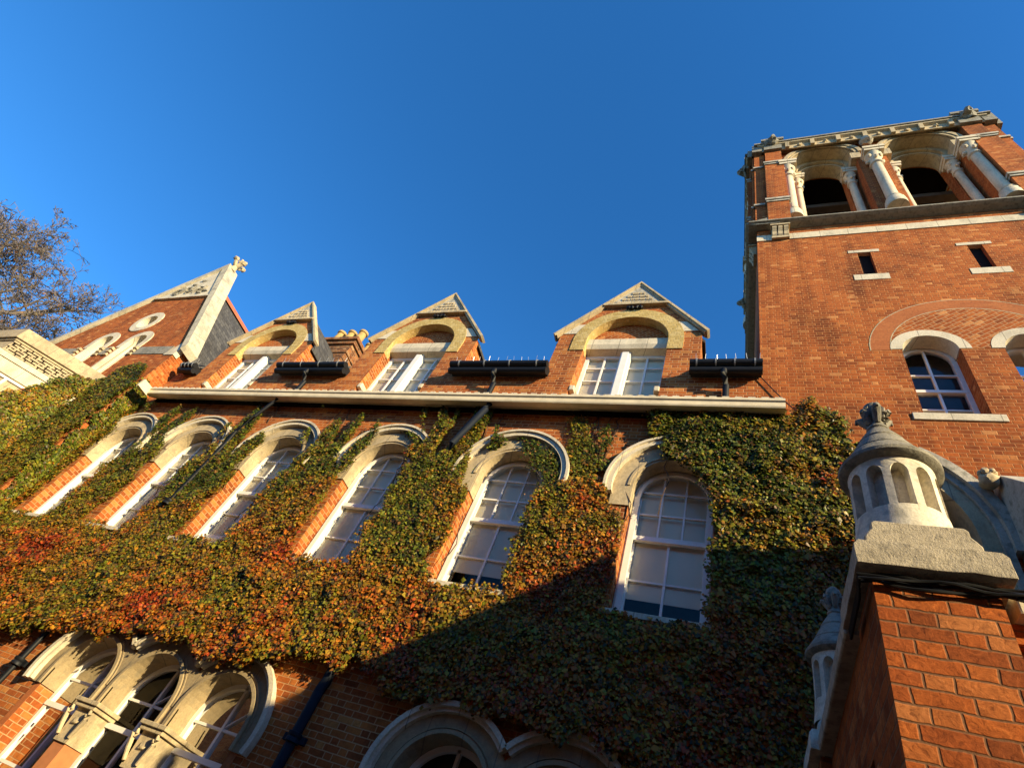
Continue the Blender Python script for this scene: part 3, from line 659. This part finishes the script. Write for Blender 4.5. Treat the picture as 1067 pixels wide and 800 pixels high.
for c in (LC, RC):
    ln = MB().ring(c, 14.6, .5, .82, WY-.04, WY+.55, 0, 180).box(c-.82,c-.5,WY-.035,WY+.55,14.1,14.6).box(c+.5,c+.82,WY-.035,WY+.55,14.1,14.6).box(c-.62,c-.5,WY-.02,WY+.55,10.9,14.1).box(c+.5,c+.62,WY-.02,WY+.55,10.9,14.1).build('lancet_window', 'white_stone', wing)
    MB().box(c-.5,c-.4,WY+.3,WY+.45,10.9,14.6).box(c+.4,c+.5,WY+.3,WY+.45,10.9,14.6).ring(c,14.6,.4,.5,WY+.3,WY+.45).box(c-.02,c+.02,WY+.34,WY+.42,10.9,15).build('window_frame', 'paint', ln)
    MB().add([(x,WY+.4,z) for x, z in lanc(c)], [tuple(range(len(lanc(c))))]).build('pane', 'glass', ln)
rd = MB().ring(OC[0],OC[1],.52,.85,WY-.04,WY+.55,0,360,32).build('roundel_window', 'white_stone', wing)
MB().add([(x,WY+.4,z) for x, z in arc(OC[0],OC[1],.55,0,345,23)], [tuple(range(24))]).build('pane', 'glass', rd)
for xa, xb in ((-25.2,-22.9),(-27.6,-26.9),(-32,-29.3)): MB().box(xa,xb,WY-.03,WY+.02,13.55,14.1).build('string_band', 'cone', wing)
for c in (-26.9,-25.23,-27.62,-29.3):
    cap_ = MB()
    for q in range(3): cap_.box(c-.12,c+.12,WY-.08-.03*q,WY+.3,13.5+.2*q,13.62+.2*q)
    cap_.build('capital', 'stone', wing)
MB().prism([(-22.95,13.45),(-22.3,13.45),(-22.3,14.05),(-22.62,14.35)], WY-.04, WY+.2).build('kneeler', 'white_stone', wing)
cp = MB(); sl_ = (AZ-13.9)/(-22.35-AX)
for (xe, ze, sx) in ((-22.1,13.75,1),(-32.9,13.95,-1)):
    cp.prism([(xe,ze),(xe+sx*.12,ze+.3),(AX,AZ+.75),(AX,AZ+.05)], WY-.14, WY+.62)
cp.build('coping', 'coping', wing)
MB().prism([(AX-2.0,18.75),(AX+1.92,18.75),(AX,AZ+.1)], WY-.06, WY+.1).box(AX-2.15,AX+2.05,WY-.12,WY+.1,18.6,18.75).build('carved_pediment', 'white_stone', wing)
cv = MB()
for q in range(16):
    x = random.uniform(-1.3,1.3); z = 19.0+random.uniform(0,max(.1,1.9-abs(x)*1.5)); cv.blob((AX+x,WY-.08,z), random.uniform(.08,.18), q, .7, 1, (1.4,.5,.6), 3)
for q in range(5): cv.tube([(AX-1.3+q*.5,WY-.08,19.1),(AX-1.0+q*.45,WY-.12,19.4),(AX-.9+q*.4,WY-.1,19.75)], .06, 6)
cv.build('carved_relief', 'cone', wing)
fi = MB().tube([(AX,WY+.2,AZ+.5),(AX,WY+.2,AZ+.95)], [.24,.13], 10).blob((AX,WY+.2,AZ+1.0), .17, 1, .3)
for a in (0, 90, 180, 270):
    c_, s_ = math.cos(R(a)), math.sin(R(a))
    fi.tube([(AX,WY+.2,AZ+.9),(AX+.2*c_,WY+.2+.2*s_,AZ+1.05),(AX+.34*c_,WY+.2+.34*s_,AZ+1.28),(AX+.42*c_,WY+.2+.42*s_,AZ+1.26)], [.1,.11,.09,.05], 8)
    fi.blob((AX+.36*c_,WY+.2+.36*s_,AZ+1.3), .15, a, .6)
fi.tube([(AX,WY+.2,AZ+.9),(AX,WY+.2,AZ+1.4)], [.1,.07], 8).blob((AX,WY+.2,AZ+1.48), .18, 4, .5)
fi.build('finial', 'stone', wing, smooth=True)
wr = MB()
for sx, xe in ((1,-22.2),(-1,-32.8)):
    wr.prism([(AX,20.85),(xe,13.4),(xe,13.25),(AX,20.65)], WY+.62, 16.2)
wr.build('roof', 'slate', wing)
MB().prism([(AX-.2,20.72),(AX,21.08),(AX+.2,20.72),(AX,20.9)], WY+.62, 16.3).build('ridge_tiles', 'ridge', wing)

# ---------------------------------------------------------------- stone bay at the far left
bay = thing('stone_bay', 'pale stone canted bay with fretwork frieze at the left edge', 'bay', (-28, 8, G))
PA = (-30.5, 6.82); PB_ = (-26.85, 6.82); PD = (-24.4, 9.25)
def bay_prism(off, z0, z1, cut=9.24):
    o = off
    pts = [(-33.0-o, cut), (-30.5-o*.41, 6.82-o), (-26.85+o*.41, 6.82-o), (-24.4+o*1.0+(.0), cut - 0.01 + 0*o)]
    # canted faces keep 45 degrees
    pts = [(-32.95-o*1.41, 9.24), (-30.52-o*.41, 6.82-o), (-26.85+o*.41, 6.82-o), (-24.43+o*1.41, 9.24)]
    return pts
MB().prism(bay_prism(0,0,0), G, 11.2, axis='z').build('bay_body', 'stone', bay)
MB().prism(bay_prism(.14,0,0), 11.2, 11.75, axis='z').prism(bay_prism(.06,0,0), 11.1, 11.2, axis='z').build('parapet_coping', 'stone', bay, bevel=.012)
MB().prism(bay_prism(.1,0,0), 10.28, 10.5, axis='z').prism(bay_prism(.05,0,0), 9.75, 10.28, axis='z').build('cornice_band', 'white_stone', bay)
def cant(sv, off):  # point on the canted face
    return (-26.85 + sv*.7071 + off*.7071, 6.82 + sv*.7071 - off*.7071)
def cbox(mb, s0, s1, z0, z1, o0, o1):
    a, b_, c_, d_ = cant(s0,o1), cant(s1,o1), cant(s1,o0), cant(s0,o0)
    mb.add([(*a,z0),(*b_,z0),(*c_,z0),(*d_,z0),(*a,z1),(*b_,z1),(*c_,z1),(*d_,z1)], [(0,1,5,4),(1,2,6,5),(2,3,7,6),(3,0,4,7),(4,5,6,7),(3,2,1,0)])
dk = MB(); cbox(dk, .05, 3.35, 10.52, 11.1, -.02, .004); dk.build('fret_ground', 'dark', bay)
ft = MB()
for r_ in range(5):
    z = 10.53 + r_*.118; s_ = .02 + (r_ % 2)*.15
    while s_ < 3.3:
        e = min(3.35, s_ + random.choice((.22,.34,.46)));  cbox(ft, s_, e, z, z+.07, .0, .06); s_ = e + .07
s_ = .12; k = 0
while s_ < 3.3:
    z0 = 10.53 + (k % 3)*.118; cbox(ft, s_, s_+.06, z0, z0+.30, .0, .058); s_ += .2; k += 1
ft.build('fretwork', 'stone', bay)
wb = MB(); cbox(wb,.35,2.9,7.0,9.62,-.02,.02); wbo = wb.build('window_pane', 'glass', bay)
wf = MB()
for s0 in (.3,1.1,1.95,2.8): cbox(wf, s0, s0+.09, 7.0, 9.68, .0, .07)
for z in (7.7,8.35,9.0,9.6): cbox(wf, .3, 2.89, z, z+.08, .0, .066)
wf.build('window_frame', 'paint', bay)

# ---------------------------------------------------------------- brick piers with stone lanterns (gateway at the tower foot)
def lantern(par, cx, cy, z0, gs):
    dr = MB(); n = 11
    def drum_pt(a, z, rr): return (cx + rr*math.cos(a), cy + rr*math.sin(a), z)
    zA, zB = z0, z0+.92
    rad = lambda z: .38 + .035*max(0, (z0+.4-z)/.4)**1.7
    zl, zt = z0+.18, z0+.87
    dr.lathe(cx, cy, [(rad(zA+.05*i), zA+.05*i) for i in range(7)], 55)
    dr.lathe(cx, cy, [(.38, zt), (.38, zB)], 55)
    seg = 2*math.pi/n; hw = .078/.4; zs_ = z0+.72
    for k in range(n):
        a_c = k*seg + .12; na = 5
        outer = [(a_c - seg/2 + seg*i/na, zl) for i in range(na+1)] + [(a_c + seg/2, zl+(zt-zl)*i/6) for i in range(1,6)] + [(a_c + seg/2 - seg*i/na, zt) for i in range(na+1)] + [(a_c - seg/2, zt-(zt-zl)*i/6) for i in range(1,6)]
        hole = [(a_c-hw, zl+.05), (a_c-hw/3, zl+.05), (a_c+hw/3, zl+.05), (a_c+hw, zl+.05)] + [(a_c+hw, zl+.05+(zs_-zl-.05)*i/5) for i in range(1,5)] + [(a_c + hw*math.cos(t), zs_ + .1*math.sin(t)) for t in [math.pi*i/8 for i in range(9)]] + [(a_c-hw, zs_-(zs_-zl-.05)*i/5) for i in range(1,5)]
        tr = tessellate_polygon([[Vector((a*.4, z, 0)) for a, z in outer], [Vector((a*.4, z, 0)) for a, z in hole]])
        dr.add([drum_pt(a, z, rad(z)) for a, z in outer + hole], [tuple(t) for t in tr])
        m = len(hole); dr.add([drum_pt(a, z, rad(z)) for a, z in hole] + [drum_pt(a, z, rad(z)-.13) for a, z in hole], [(i, (i+1) % m, (i+1) % m + m, i+m) for i in range(m)])
    dr.lathe(cx, cy, [(.275, zA+.02), (.275, zB)], 30)
    d = dr.build('lantern_drum', 'lantern', par, smooth=True)
    MB().lathe(cx, cy, [(.375,zB-.02),(.43,zB),(.458,zB+.03),(.46,zB+.07),(.43,zB+.11),(.345,zB+.25),(.325,zB+.262),(.33,zB+.28),(.25,zB+.44),(.22,zB+.49),(.225,zB+.51),(.165,zB+.62),(.115,zB+.70),(.1,zB+.73)], 40).build('lantern_roof', 'cone', par, smooth=True)
    fb = MB().lathe(cx, cy, [(.095,zB+.71),(.115,zB+.74),(.11,zB+.77),(.085,zB+.8),(.075,zB+.88),(.1,zB+.98),(.11,zB+1.07),(.095,zB+1.15),(.05,zB+1.2),(0,zB+1.215)], 16)
    for k in range(6):
        a = k*math.pi/3 + .5; q = .8 if k % 2 else 1.0
        fb.tube([(cx+.07*math.cos(a),cy+.07*math.sin(a),zB+.82),(cx+.1*math.cos(a),cy+.1*math.sin(a),zB+.9),(cx+.145*q*math.cos(a),cy+.145*q*math.sin(a),zB+.98),(cx+.19*q*math.cos(a),cy+.19*q*math.sin(a),zB+1.0),(cx+.205*q*math.cos(a),cy+.205*q*math.sin(a),zB+.965)], [.03,.045,.05,.035,.015], 8)
    for k in range(8):
        a = k*math.pi/4; fb.tube([(cx+.09*math.cos(a),cy+.09*math.sin(a),zB+.86),(cx+.115*math.cos(a),cy+.115*math.sin(a),zB+1.05),(cx+.05*math.cos(a),cy+.05*math.sin(a),zB+1.19)], [.012,.02,.012], 6)
    fb.build('finial', 'cone', par, smooth=True)
def pier(x0, y0, lab, wd=.83, gs=False):
    x1, y1 = x0+wd, y0+wd
    t = thing('brick_pier', lab, 'gate pier', ((x0+x1)/2, (y0+y1)/2, G), 'gateway piers with stone lanterns')
    MB().box(x0, x1, y0, y1, G, 3.27).build('brick_shaft', 'pier', t)
    cx, cy = (x0+x1)/2, (y0+y1)/2
    mat = 'lantern' if gs else 'cap'
    sl = MB().prism([(x0-.11,3.3),(x0-.11,3.48),(x0-.07,3.53),(x1+.07,3.53),(x1+.11,3.48),(x1+.11,3.3)], y0-.11, y1+.11)
    o = sl.build('cap_slab', mat, t, bevel=.012)
    bm = bmesh.new(); bm.from_mesh(o.data); bmesh.ops.subdivide_edges(bm, edges=bm.edges, cuts=7, use_grid_fill=True)
    for v in bm.verts: v.co += Vector((noise.noise(v.co*9), noise.noise(v.co*9+Vector((9,1,3))), noise.noise(v.co*9+Vector((3,7,1)))))*.008
    bm.to_mesh(o.data); bm.free()
    MB().prism([(x0-.0,3.56),(x0+.0,3.64),(x0+.03,3.69),(x0+.06,3.73),(x0+.06,3.79),(x0+.09,3.82),(x1-.09,3.82),(x1-.06,3.79),(x1-.06,3.73),(x1-.03,3.69),(x1,3.64),(x1,3.56)], y0-.02, y1+.02).build('cap_block', mat, t, bevel=.008)
    MB().box(x0+.04, x1-.04, y0+.02, y1-.02, 3.525, 3.565).build('cap_shadow_joint', 'cone', t)  # recess between the stones, coloured dark to draw in the shadow line
    MB().box(x0+.05, x1-.05, y0+.02, y1-.02, 3.28, 3.31).build('bed_joint', 'cone', t)
    lantern(t, cx, cy, 3.8, gs)
    return t
pier(.98, 4.53, 'sunlit brick pier nearest the viewer carrying a round stone lantern')
pier(.9, 8.28, 'shaded pier behind, against the creeper, carrying a grey stone lantern', gs=True)
pw = thing('gateway_wall', 'brick gateway wall with stone coping joining the two lantern piers', 'wall', (1.2, 6.5, G))
sw = MB(); sw.prism([(5.36,G),(5.75,G),(5.75,2.35),(7.8,2.35),(7.8,G),(8.28,G),(8.28,3.27),(5.36,3.27)], 1.02, 1.45, axis='x').build('side_wall', 'pier', pw)
MB().prism([(.88,3.27),(.88,3.45),(1.0,3.53),(1.55,3.53),(1.6,3.27)], 5.48, 8.16).build('coping', 'cap', pw, bevel=.012)
MB().box(1.81, 5.2, 4.86, 5.2, G, 2.86).box(1.81,5.2,4.9,5.2,2.86,3.0).box(1.81,5.2,4.8,5.2,3.0,3.16).build('front_wall', 'pier', pw)
MB().prism([(4.66,3.17),(4.66,3.3),(4.8,3.42),(5.3,3.42),(5.3,3.17)], 1.95, 5.2, axis='x').build('front_coping', 'white_stone', pw, bevel=.01)
# cables along the top of the near pier
cb = MB()
for i in range(5):
    pts = []
    for q in range(15):
        x = .88 + q*.09; pts.append((x, 4.50-.02*(i % 3) + .012*math.sin(q*1.3+i), 3.235 - .02*i + .02*math.sin(q*.7+i*1.9)))
    pts = [(.9, 5.3, 3.2-.02*i), (.9, 4.7, 3.22-.02*i)] + pts
    cb.tube(pts, .013, 6)
tag(cb.build('cable_bundle', 'black', None, origin=(1.4,4.5,3.1), smooth=True), 'black cables bundled under the stone cap of the sunlit pier', 'cable')
hk = MB().tube([(1.62,4.5,1.52),(1.62,4.42,1.56),(1.62,4.38,1.68),(1.63,4.4,1.76),(1.66,4.44,1.78)], .028, 8).blob((1.67,4.45,1.78), .05, 2, .1).box(1.58,1.66,4.5,4.53,1.4,1.62)
tag(hk.build('wall_hook', 'black', None, origin=(1.62,4.5,1.5), smooth=True), 'small black iron hook on the front of the sunlit brick pier', 'hook')
wr_ = MB().tube([(.42+i*.1, 9.94, 13.0-.145*i-.25*math.sin(i/16*math.pi)) for i in range(17)], .014, 5)
tag(wr_.build('wall_cable', 'black', None, origin=(.42,9.94,13)), 'thin cable sagging across the tower brickwork from the black gutter', 'cable')

# ---------------------------------------------------------------- creeper
IV = dict(
band=[(-22.35,2.3),(-22.35,5.62),(-20.5,5.58),(-18.3,5.65),(-17.5,5.55),(-16.3,5.65),(-14.4,5.65),(-13.62,5.55),(-12.5,5.65),(-10.44,5.65),(-9.7,5.55),(-8.5,5.65),(-6.5,5.65),(-5.6,5.52),(-4.51,5.62),(-2.45,5.6),(-1.9,5.5),(-0.58,5.56),(-0.47,4.74),(-0.93,3.21),(-1.48,3.07),(-1.79,3.2),(-2.27,3.32),(-3.05,3.21),(-3.56,3.21),(-4.16,3.38),(-4.74,3.42),(-5.47,3.31),(-6.28,3.43),(-6.82,3.6),(-7.51,3.5),(-8.38,3.4),(-8.61,3.15),(-9.07,3.2),(-9.49,3.15),(-9.89,3.0),(-10.71,3.1),(-11.84,3.2),(-12.31,3.15),(-13.32,2.92),(-14.47,2.72),(-15.36,2.66),(-15.71,2.5),(-16.94,2.5)],
c56=[(-3.91,8.66),(-4.62,8.59),(-4.55,7.7),(-4.64,7.16),(-4.52,6.26),(-4.49,5.36),(-2.44,5.19),(-2.41,6.38),(-2.45,7.29),(-2.45,7.96),(-2.87,8.32),(-3.13,8.89)],
s56=[(-4.35,11.02),(-3.92,11.12),(-3.36,9.68),(-3.07,8.69),(-3.94,8.6),(-4.28,9.96)],
s56b=[(-3.45,10.75),(-3.32,10.76),(-2.91,9.2),(-3.17,9.17)],
a5=[(-5.63,10.17),(-5.17,10.12),(-4.52,9.59),(-4.06,8.8),(-4.23,8.53),(-4.92,9.28)],
c45=[(-9.07,11.16),(-6.69,11.21),(-6.53,10.75),(-6.0,9.92),(-6.5,9.27),(-6.5,8.42),(-6.5,7.68),(-6.45,6.88),(-6.5,6.28),(-6.5,5.4),(-8.48,5.4),(-8.5,6.56),(-8.5,7.25),(-8.51,7.99),(-8.49,8.8),(-8.78,9.41),(-8.6,10.06)],
a4=[(-9.52,10.43),(-8.77,10.22),(-8.55,9.58),(-8.94,9.71)],
c34=[(-12.42,10.37),(-12.91,11.06),(-12.33,11.08),(-11.52,10.32),(-11.76,11.06),(-11.32,11.07),(-10.79,10.45),(-10.95,11.09),(-10.59,11.1),(-10.39,10.38),(-10.32,9.5),(-10.46,8.63),(-10.44,7.99),(-10.44,7.32),(-10.44,6.74),(-10.44,6.18),(-10.44,5.4),(-12.42,5.4),(-12.42,6.37),(-12.42,7.06),(-12.42,7.78),(-12.3,8.46),(-12.4,9.06),(-12.72,9.8)],
c23=[(-17.25,11.17),(-14.51,11.26),(-14.19,10.52),(-14.3,9.46),(-14.4,8.52),(-14.4,7.88),(-14.4,7.23),(-14.4,6.49),(-14.4,5.9),(-14.4,5.4),(-16.29,5.4),(-16.3,6.45),(-16.3,7.21),(-16.3,8.02),(-16.1,8.77),(-16.15,9.59),(-16.41,10.06)],
c12=[(-19.95,10.85),(-18.65,10.79),(-18.57,10.05),(-18.49,9.06),(-18.35,8.42),(-18.3,7.59),(-18.3,6.85),(-18.3,6.18),(-18.3,5.4),(-19.95,5.4),(-19.95,6.83),(-19.97,7.83),(-19.6,8.65),(-19.64,9.73)],
left=[(-22.35,5.4),(-21.95,5.4),(-21.95,8.3),(-21.9,9.4),(-21.3,10.3),(-21.2,11.1),(-22.35,11.2)],
right=[(-2.2,11.31),(0.97,11.32),(1.3,11.75),(1.79,11.44),(2.26,10.8),(2.33,10.13),(2.3,8.75),(2.3,6.95),(2.3,4),(2.3,.3),(-1.0,.3),(-1.48,3.07),(-1.9,5.19),(-0.5,5.39),(-0.52,6.55),(-0.55,8.17),(-0.66,8.84),(-1.22,9.54),(-1.8,9.87),(-1.61,10.22),(-2.33,10.81)],
)
WV = dict(
wing=[(-24.4,2.3),(-24.4,11.5),(-24.2,12.3),(-23.6,12.7),(-22.9,12.75),(-22.35,12.0),(-22.35,2.3)],
)
def inside(poly, X, Z):
    r = np.zeros(len(X), bool); n = len(poly)
    for i in range(n):
        (x0, z0), (x1, z1) = poly[i], poly[(i+1) % n]
        if z0 == z1: continue
        c = ((z0 > Z) != (z1 > Z)) & (X < (x1-x0)*(Z-z0)/(z1-z0) + x0); r ^= c
    return r
def fbm(X, Z, f, seed):
    return np.array([noise.fractal(Vector((a*f, b*f, seed)), 1.0, 2.0, 3) for a, b in zip(X, Z)])
PAL = np.array([(.035,.055,.006),(.07,.09,.009),(.125,.14,.012),(.20,.165,.014),(.32,.15,.013),(.36,.095,.011),(.30,.040,.010),(.16,.08,.02),(.045,.036,.010)])
def leaves(X, Z, base_y, thick, warm, size, dens_name, mapper=None):
    """folded five-point leaves spread through the creeper's depth"""
    n = len(X)
    th = thick*(0.78 + .35*np.clip(fbm(X, Z, .8, 3.1)+.35, 0, 1.2))
    dep = rng.random(n)**0.6
    cl = np.clip(fbm(X, Z, 3.2, 8.8)*.9+.5, 0, 1)
    Y = base_y - .03 - th*dep*(.82+.25*cl)
    s_ = size*np.clip(rng.lognormal(-.1,.38,n),.4,2.0)*(.8+.35*dep)
    # leaf frame: normal leans out of the wall and a little up, tip hangs down
    nx = rng.normal(.06,.36,n); nz = rng.normal(.22,.34,n); ny = -np.ones(n)
    N = np.stack([nx,ny,nz],1); N /= np.linalg.norm(N,axis=1)[:,None]
    rot = rng.normal(.15,.5,n); T0 = np.stack([np.sin(rot), np.zeros(n), -np.cos(rot)],1)
    T = T0 - (T0*N).sum(1)[:,None]*N; T /= np.linalg.norm(T,axis=1)[:,None]
    B = np.cross(N,T)
    P = np.stack([X,Y,Z],1)
    fold = rng.uniform(.05,.3,n)[:,None]
    s1 = s_[:,None]
    v0 = P - T*s1*.45; v1 = P + B*s1*.5 - T*s1*.05 - N*s1*fold; v2 = P + T*s1*.65; v3 = P - B*s1*.5 - T*s1*.05 - N*s1*fold
    V = np.stack([v0,v1,v2,v3],1).reshape(-1,3)
    if mapper is not None: V = mapper(V)
    # colour of each leaf, drifting between green and autumn red in patches
    wm = warm + fbm(X, Z, .55, 21.7)*.35 + fbm(X, Z, 2.2, 5.0)*.18 + rng.normal(0,.13,n)
    idx = np.clip(wm,0,1)*6.3
    i0 = np.clip(np.floor(idx).astype(int),0,5); f_ = (idx-i0)[:,None].clip(0,1)
    col = PAL[i0]*(1-f_) + PAL[i0+1]*f_
    br = rng.random(n) < .16; col[br] = PAL[7]; dk_ = rng.random(n) < .12; col[dk_] = PAL[8]
    col *= rng.uniform(.5,1.6,n)[:,None]
    return V, col
def mesh_leaves(name, V, col, parent):
    n = len(V)//4; wv = V*S; wv[:,2] += EYE
    o3 = W(ORG[parent.name]); wv -= np.array(o3)
    me = bpy.data.meshes.new(name); me.vertices.add(n*4); me.vertices.foreach_set('co', wv.astype(np.float32).ravel())
    tri = np.array([0,1,2,0,2,3]); li = (np.arange(n)[:,None]*4 + tri[None]).ravel()
    me.loops.add(n*6); me.loops.foreach_set('vertex_index', li.astype(np.int32))
    me.polygons.add(n*2); me.polygons.foreach_set('loop_start', np.arange(0,n*6,3,dtype=np.int32))
    me.update(calc_edges=True)
    at = me.color_attributes.new('leaf','FLOAT_COLOR','POINT')
    c4 = np.ones((n*4,4),np.float32); c4[:,:3] = np.repeat(col,4,axis=0); at.data.foreach_set('color', c4.ravel())
    me.materials.append(M['leaf']); o = bpy.data.objects.new(name, me); C.objects.link(o); o.parent = parent; ORG[o.name] = ORG[parent.name]; return o
def scatter(polys, per_u2, ragged=.16):
    XS, ZS_ = [], []
    for p in polys:
        xs_ = [q[0] for q in p]; zs_ = [q[1] for q in p]
        a = (max(xs_)-min(xs_)+.6)*(max(zs_)-min(zs_)+.6); k = int(a*per_u2)
        X = rng.uniform(min(xs_)-.3,max(xs_)+.3,k); Z = rng.uniform(min(zs_)-.3,max(zs_)+.3,k)
        jx = fbm(X,Z,1.7,2.2)*ragged*1.6 + rng.normal(0,ragged*.35,k); jz = fbm(X,Z,1.7,12.2)*ragged*1.6 + rng.normal(0,ragged*.35,k)
        ok = inside(p, X+jx, Z+jz); XS.append(X[ok]); ZS_.append(Z[ok])
    return np.concatenate(XS), np.concatenate(ZS_)
ivy = thing('climbing_creeper', 'autumn virginia creeper, green to red, covering the main brick front', 'climbing plant', (-9,9.7,G))
Va, Ca = [], []
def grp(keys, dens, thick, warm, size, src=IV, by=9.98):
    X, Z = scatter([src[k] for k in keys], dens)
    if 'c45' in keys:      # separate upright strands towards the eaves
        gap = np.array([noise.fractal(Vector((a*1.9, b*.33, 40.0)), 1.0, 2.0, 2) for a, b in zip(X, Z)])
        ok = gap > -.75 + .27*np.clip(Z-7.4, 0, 3.4); X, Z = X[ok], Z[ok]
    if callable(warm): warm = warm(X, Z)
    if callable(thick): thick = thick(X, Z)
    V, c = leaves(X, Z, by, thick, warm, size, '')
    Va.append(V); Ca.append(c)
grp(['band'], 3000, lambda X,Z: .30+.10*np.clip((4.6-Z)/1.6,0,1)-.10*np.clip((Z-4.9)/.5,0,1), lambda X,Z: .66+.10*np.clip((-6-X)/5,-1.5,.3)-.08*np.clip((3.6-Z)/.8,0,1), .058)
grp(['c56','c45','c34','c23','c12','left'], 3000, .25, lambda X,Z: .56-.065*(Z-6.2), .055)
grp(['s56','s56b','a5','a4'], 1800, .12, .28, .053)
grp(['right'], 3200, .34, lambda X,Z: .50-.035*(Z-7), .058)
mesh_leaves('leaves', np.concatenate(Va), np.concatenate(Ca), ivy)
def stems(poly, n, up_=(0.6,1.6), y=9.975):
    xs_ = [q[0] for q in poly]; zs_ = [q[1] for q in poly]
    for _ in range(n):
        x = random.uniform(min(xs_),max(xs_)); z = random.uniform(min(zs_),max(zs_)-.5); pts = [(x,y,z)]
        for q in range(random.randint(5,9)):
            x += random.uniform(-.12,.12); z += random.uniform(.15,.32); pts.append((x, y-random.uniform(0,.03), min(z,11.3)))
        MB().tube(pts, .012, 4).build('stem', 'stem', ivy)
for k in ('c56','s56','c45','c34','c23','c12','right'): stems(IV[k], 14)

ivy2 = thing('climbing_creeper', 'yellow-green creeper covering the gabled wing and stone bay at the left', 'climbing plant', (-24,9,G))
Va, Ca = [], []
grp(['wing'], 2200, .22, lambda X,Z: .36-.03*(Z-7), .062, WV, WY)
# side face of the wing and the canted face of the bay
X, Z = scatter([[(9.25,2.3),(9.25,11.9),(10.0,11.2),(10.0,2.3)]], 1700)
V, c = leaves(X, Z, 0, .2, .42, .074, '', lambda V: np.stack([-22.35 - V[:,1], V[:,0], V[:,2]],1)); Va.append(V); Ca.append(c)
X, Z = scatter([[(0,2.3),(0,6.6),(1.2,8.0),(1.75,9.3),(2.2,9.9),(2.35,10.6),(2.9,11.2),(3.44,11.5),(3.44,2.3)]], 1700)
q7 = .7071
V, c = leaves(X, Z, 0, .26, .33-.02*(Z-7), .074, '', lambda V: np.stack([-26.85+V[:,0]*q7-V[:,1]*q7, 6.82+V[:,0]*q7+V[:,1]*q7, V[:,2]],1)); Va.append(V); Ca.append(c)
mesh_leaves('leaves', np.concatenate(Va), np.concatenate(Ca), ivy2)

# ---------------------------------------------------------------- bare tree beyond the bay
tree = thing('bare_tree', 'tall nearly leafless tree with fine reddish twigs at the left edge', 'tree', (-50,15,G))
tk, tb = MB(), MB(); rt_ = random.Random(5)
tips = []
def grow(p, d, ln, r, lev):
    pts = [p]; n = 4 if lev < 5 else 3; q = Vector(p)
    for i in range(n):
        d = (d + Vector((rt_.gauss(0,.13), rt_.gauss(0,.13), rt_.gauss(.05,.1)))).normalized(); q = q + d*ln/n; pts.append(tuple(q))
    rs = [max(.02, r*(1-.45*i/n)) for i in range(n+1)]
    (tk if lev < 2 else tb).tube(pts, rs, 8 if lev < 2 else (5 if lev < 4 else 3), cap=False)
    if lev >= 6: tips.append(tuple(q)); return
    k = {0:9, 1:6, 2:5, 3:4, 4:4, 5:4}[lev]
    for j in range(k):
        i = rt_.randint(1 if lev else 2, n); b_ = Vector(pts[i])
        ax = Vector((rt_.gauss(0,1), rt_.gauss(0,1), rt_.gauss(.05,.7))).normalized()
        nd_ = (d*.7 + ax*.85).normalized()
        if lev == 0: nd_ = Vector((math.cos(j*2.4+.3), math.sin(j*2.4+.3), .5+.4*(j % 3)/2)).normalized()
        grow(tuple(b_), nd_, ln*(rt_.uniform(.5,.66) if lev else rt_.uniform(.2,.25)), rs[i]*.55, lev+1)
grow((-50,15,G), Vector((.0,.0,1)), 28, .7, 0)
tk.build('trunk', 'bark', tree, smooth=True); tb.build('crown', 'bark', tree)
X = np.array(tips); k = rng.random(len(X)) < .22; X = X[k]
P = X + rng.normal(0,.12,X.shape)
o4 = rng.normal(0,1,(len(P),2,3)); o4 /= np.linalg.norm(o4,axis=2)[:,:,None]; sz = .13
V = np.stack([P-o4[:,0]*sz, P+o4[:,1]*sz*.6, P+o4[:,0]*sz, P-o4[:,1]*sz*.6],1).reshape(-1,3)
col = np.where(rng.random((len(P),1))<.5, np.array([[.20,.09,.04]]), np.array([[.16,.12,.05]]))
mesh_leaves('last_leaves', V, col, tree)

# ---------------------------------------------------------------- wing right of the tower (outside the frame, shades the lower front)
nb = thing('side_wing', 'gabled brick wing projecting from the right of the tower', 'building', (13,5,G))
NX = 10.2
MB().prism([(1.15,G),(9.9,G),(9.9,8.2),(4.1,11.9),(1.15,9.9)], NX, 18, axis='x').build('wall', 'brick', nb)
MB().prism([(.95,9.75),(4.1,11.9),(10.0,8.1),(10.0,8.35),(4.1,12.15),(.95,10.0)], NX-.1, 18.1, axis='x').build('roof', 'slate', nb)

op = thing('added_sky_blocker', 'unseen brick block added across the courtyard to keep skylight off the school', 'building', (-28,-16,G))  # added mass behind the viewer; its height holds back skylight and deepens shade
MB().box(-70, 26, -22, -9, G, 13).build('wall', 'brick', op)
MB().prism([(-22.5,13),(-15.5,16.5),(-8.7,13)], -70.3, 26.2, axis='x').build('roof', 'slate', op)
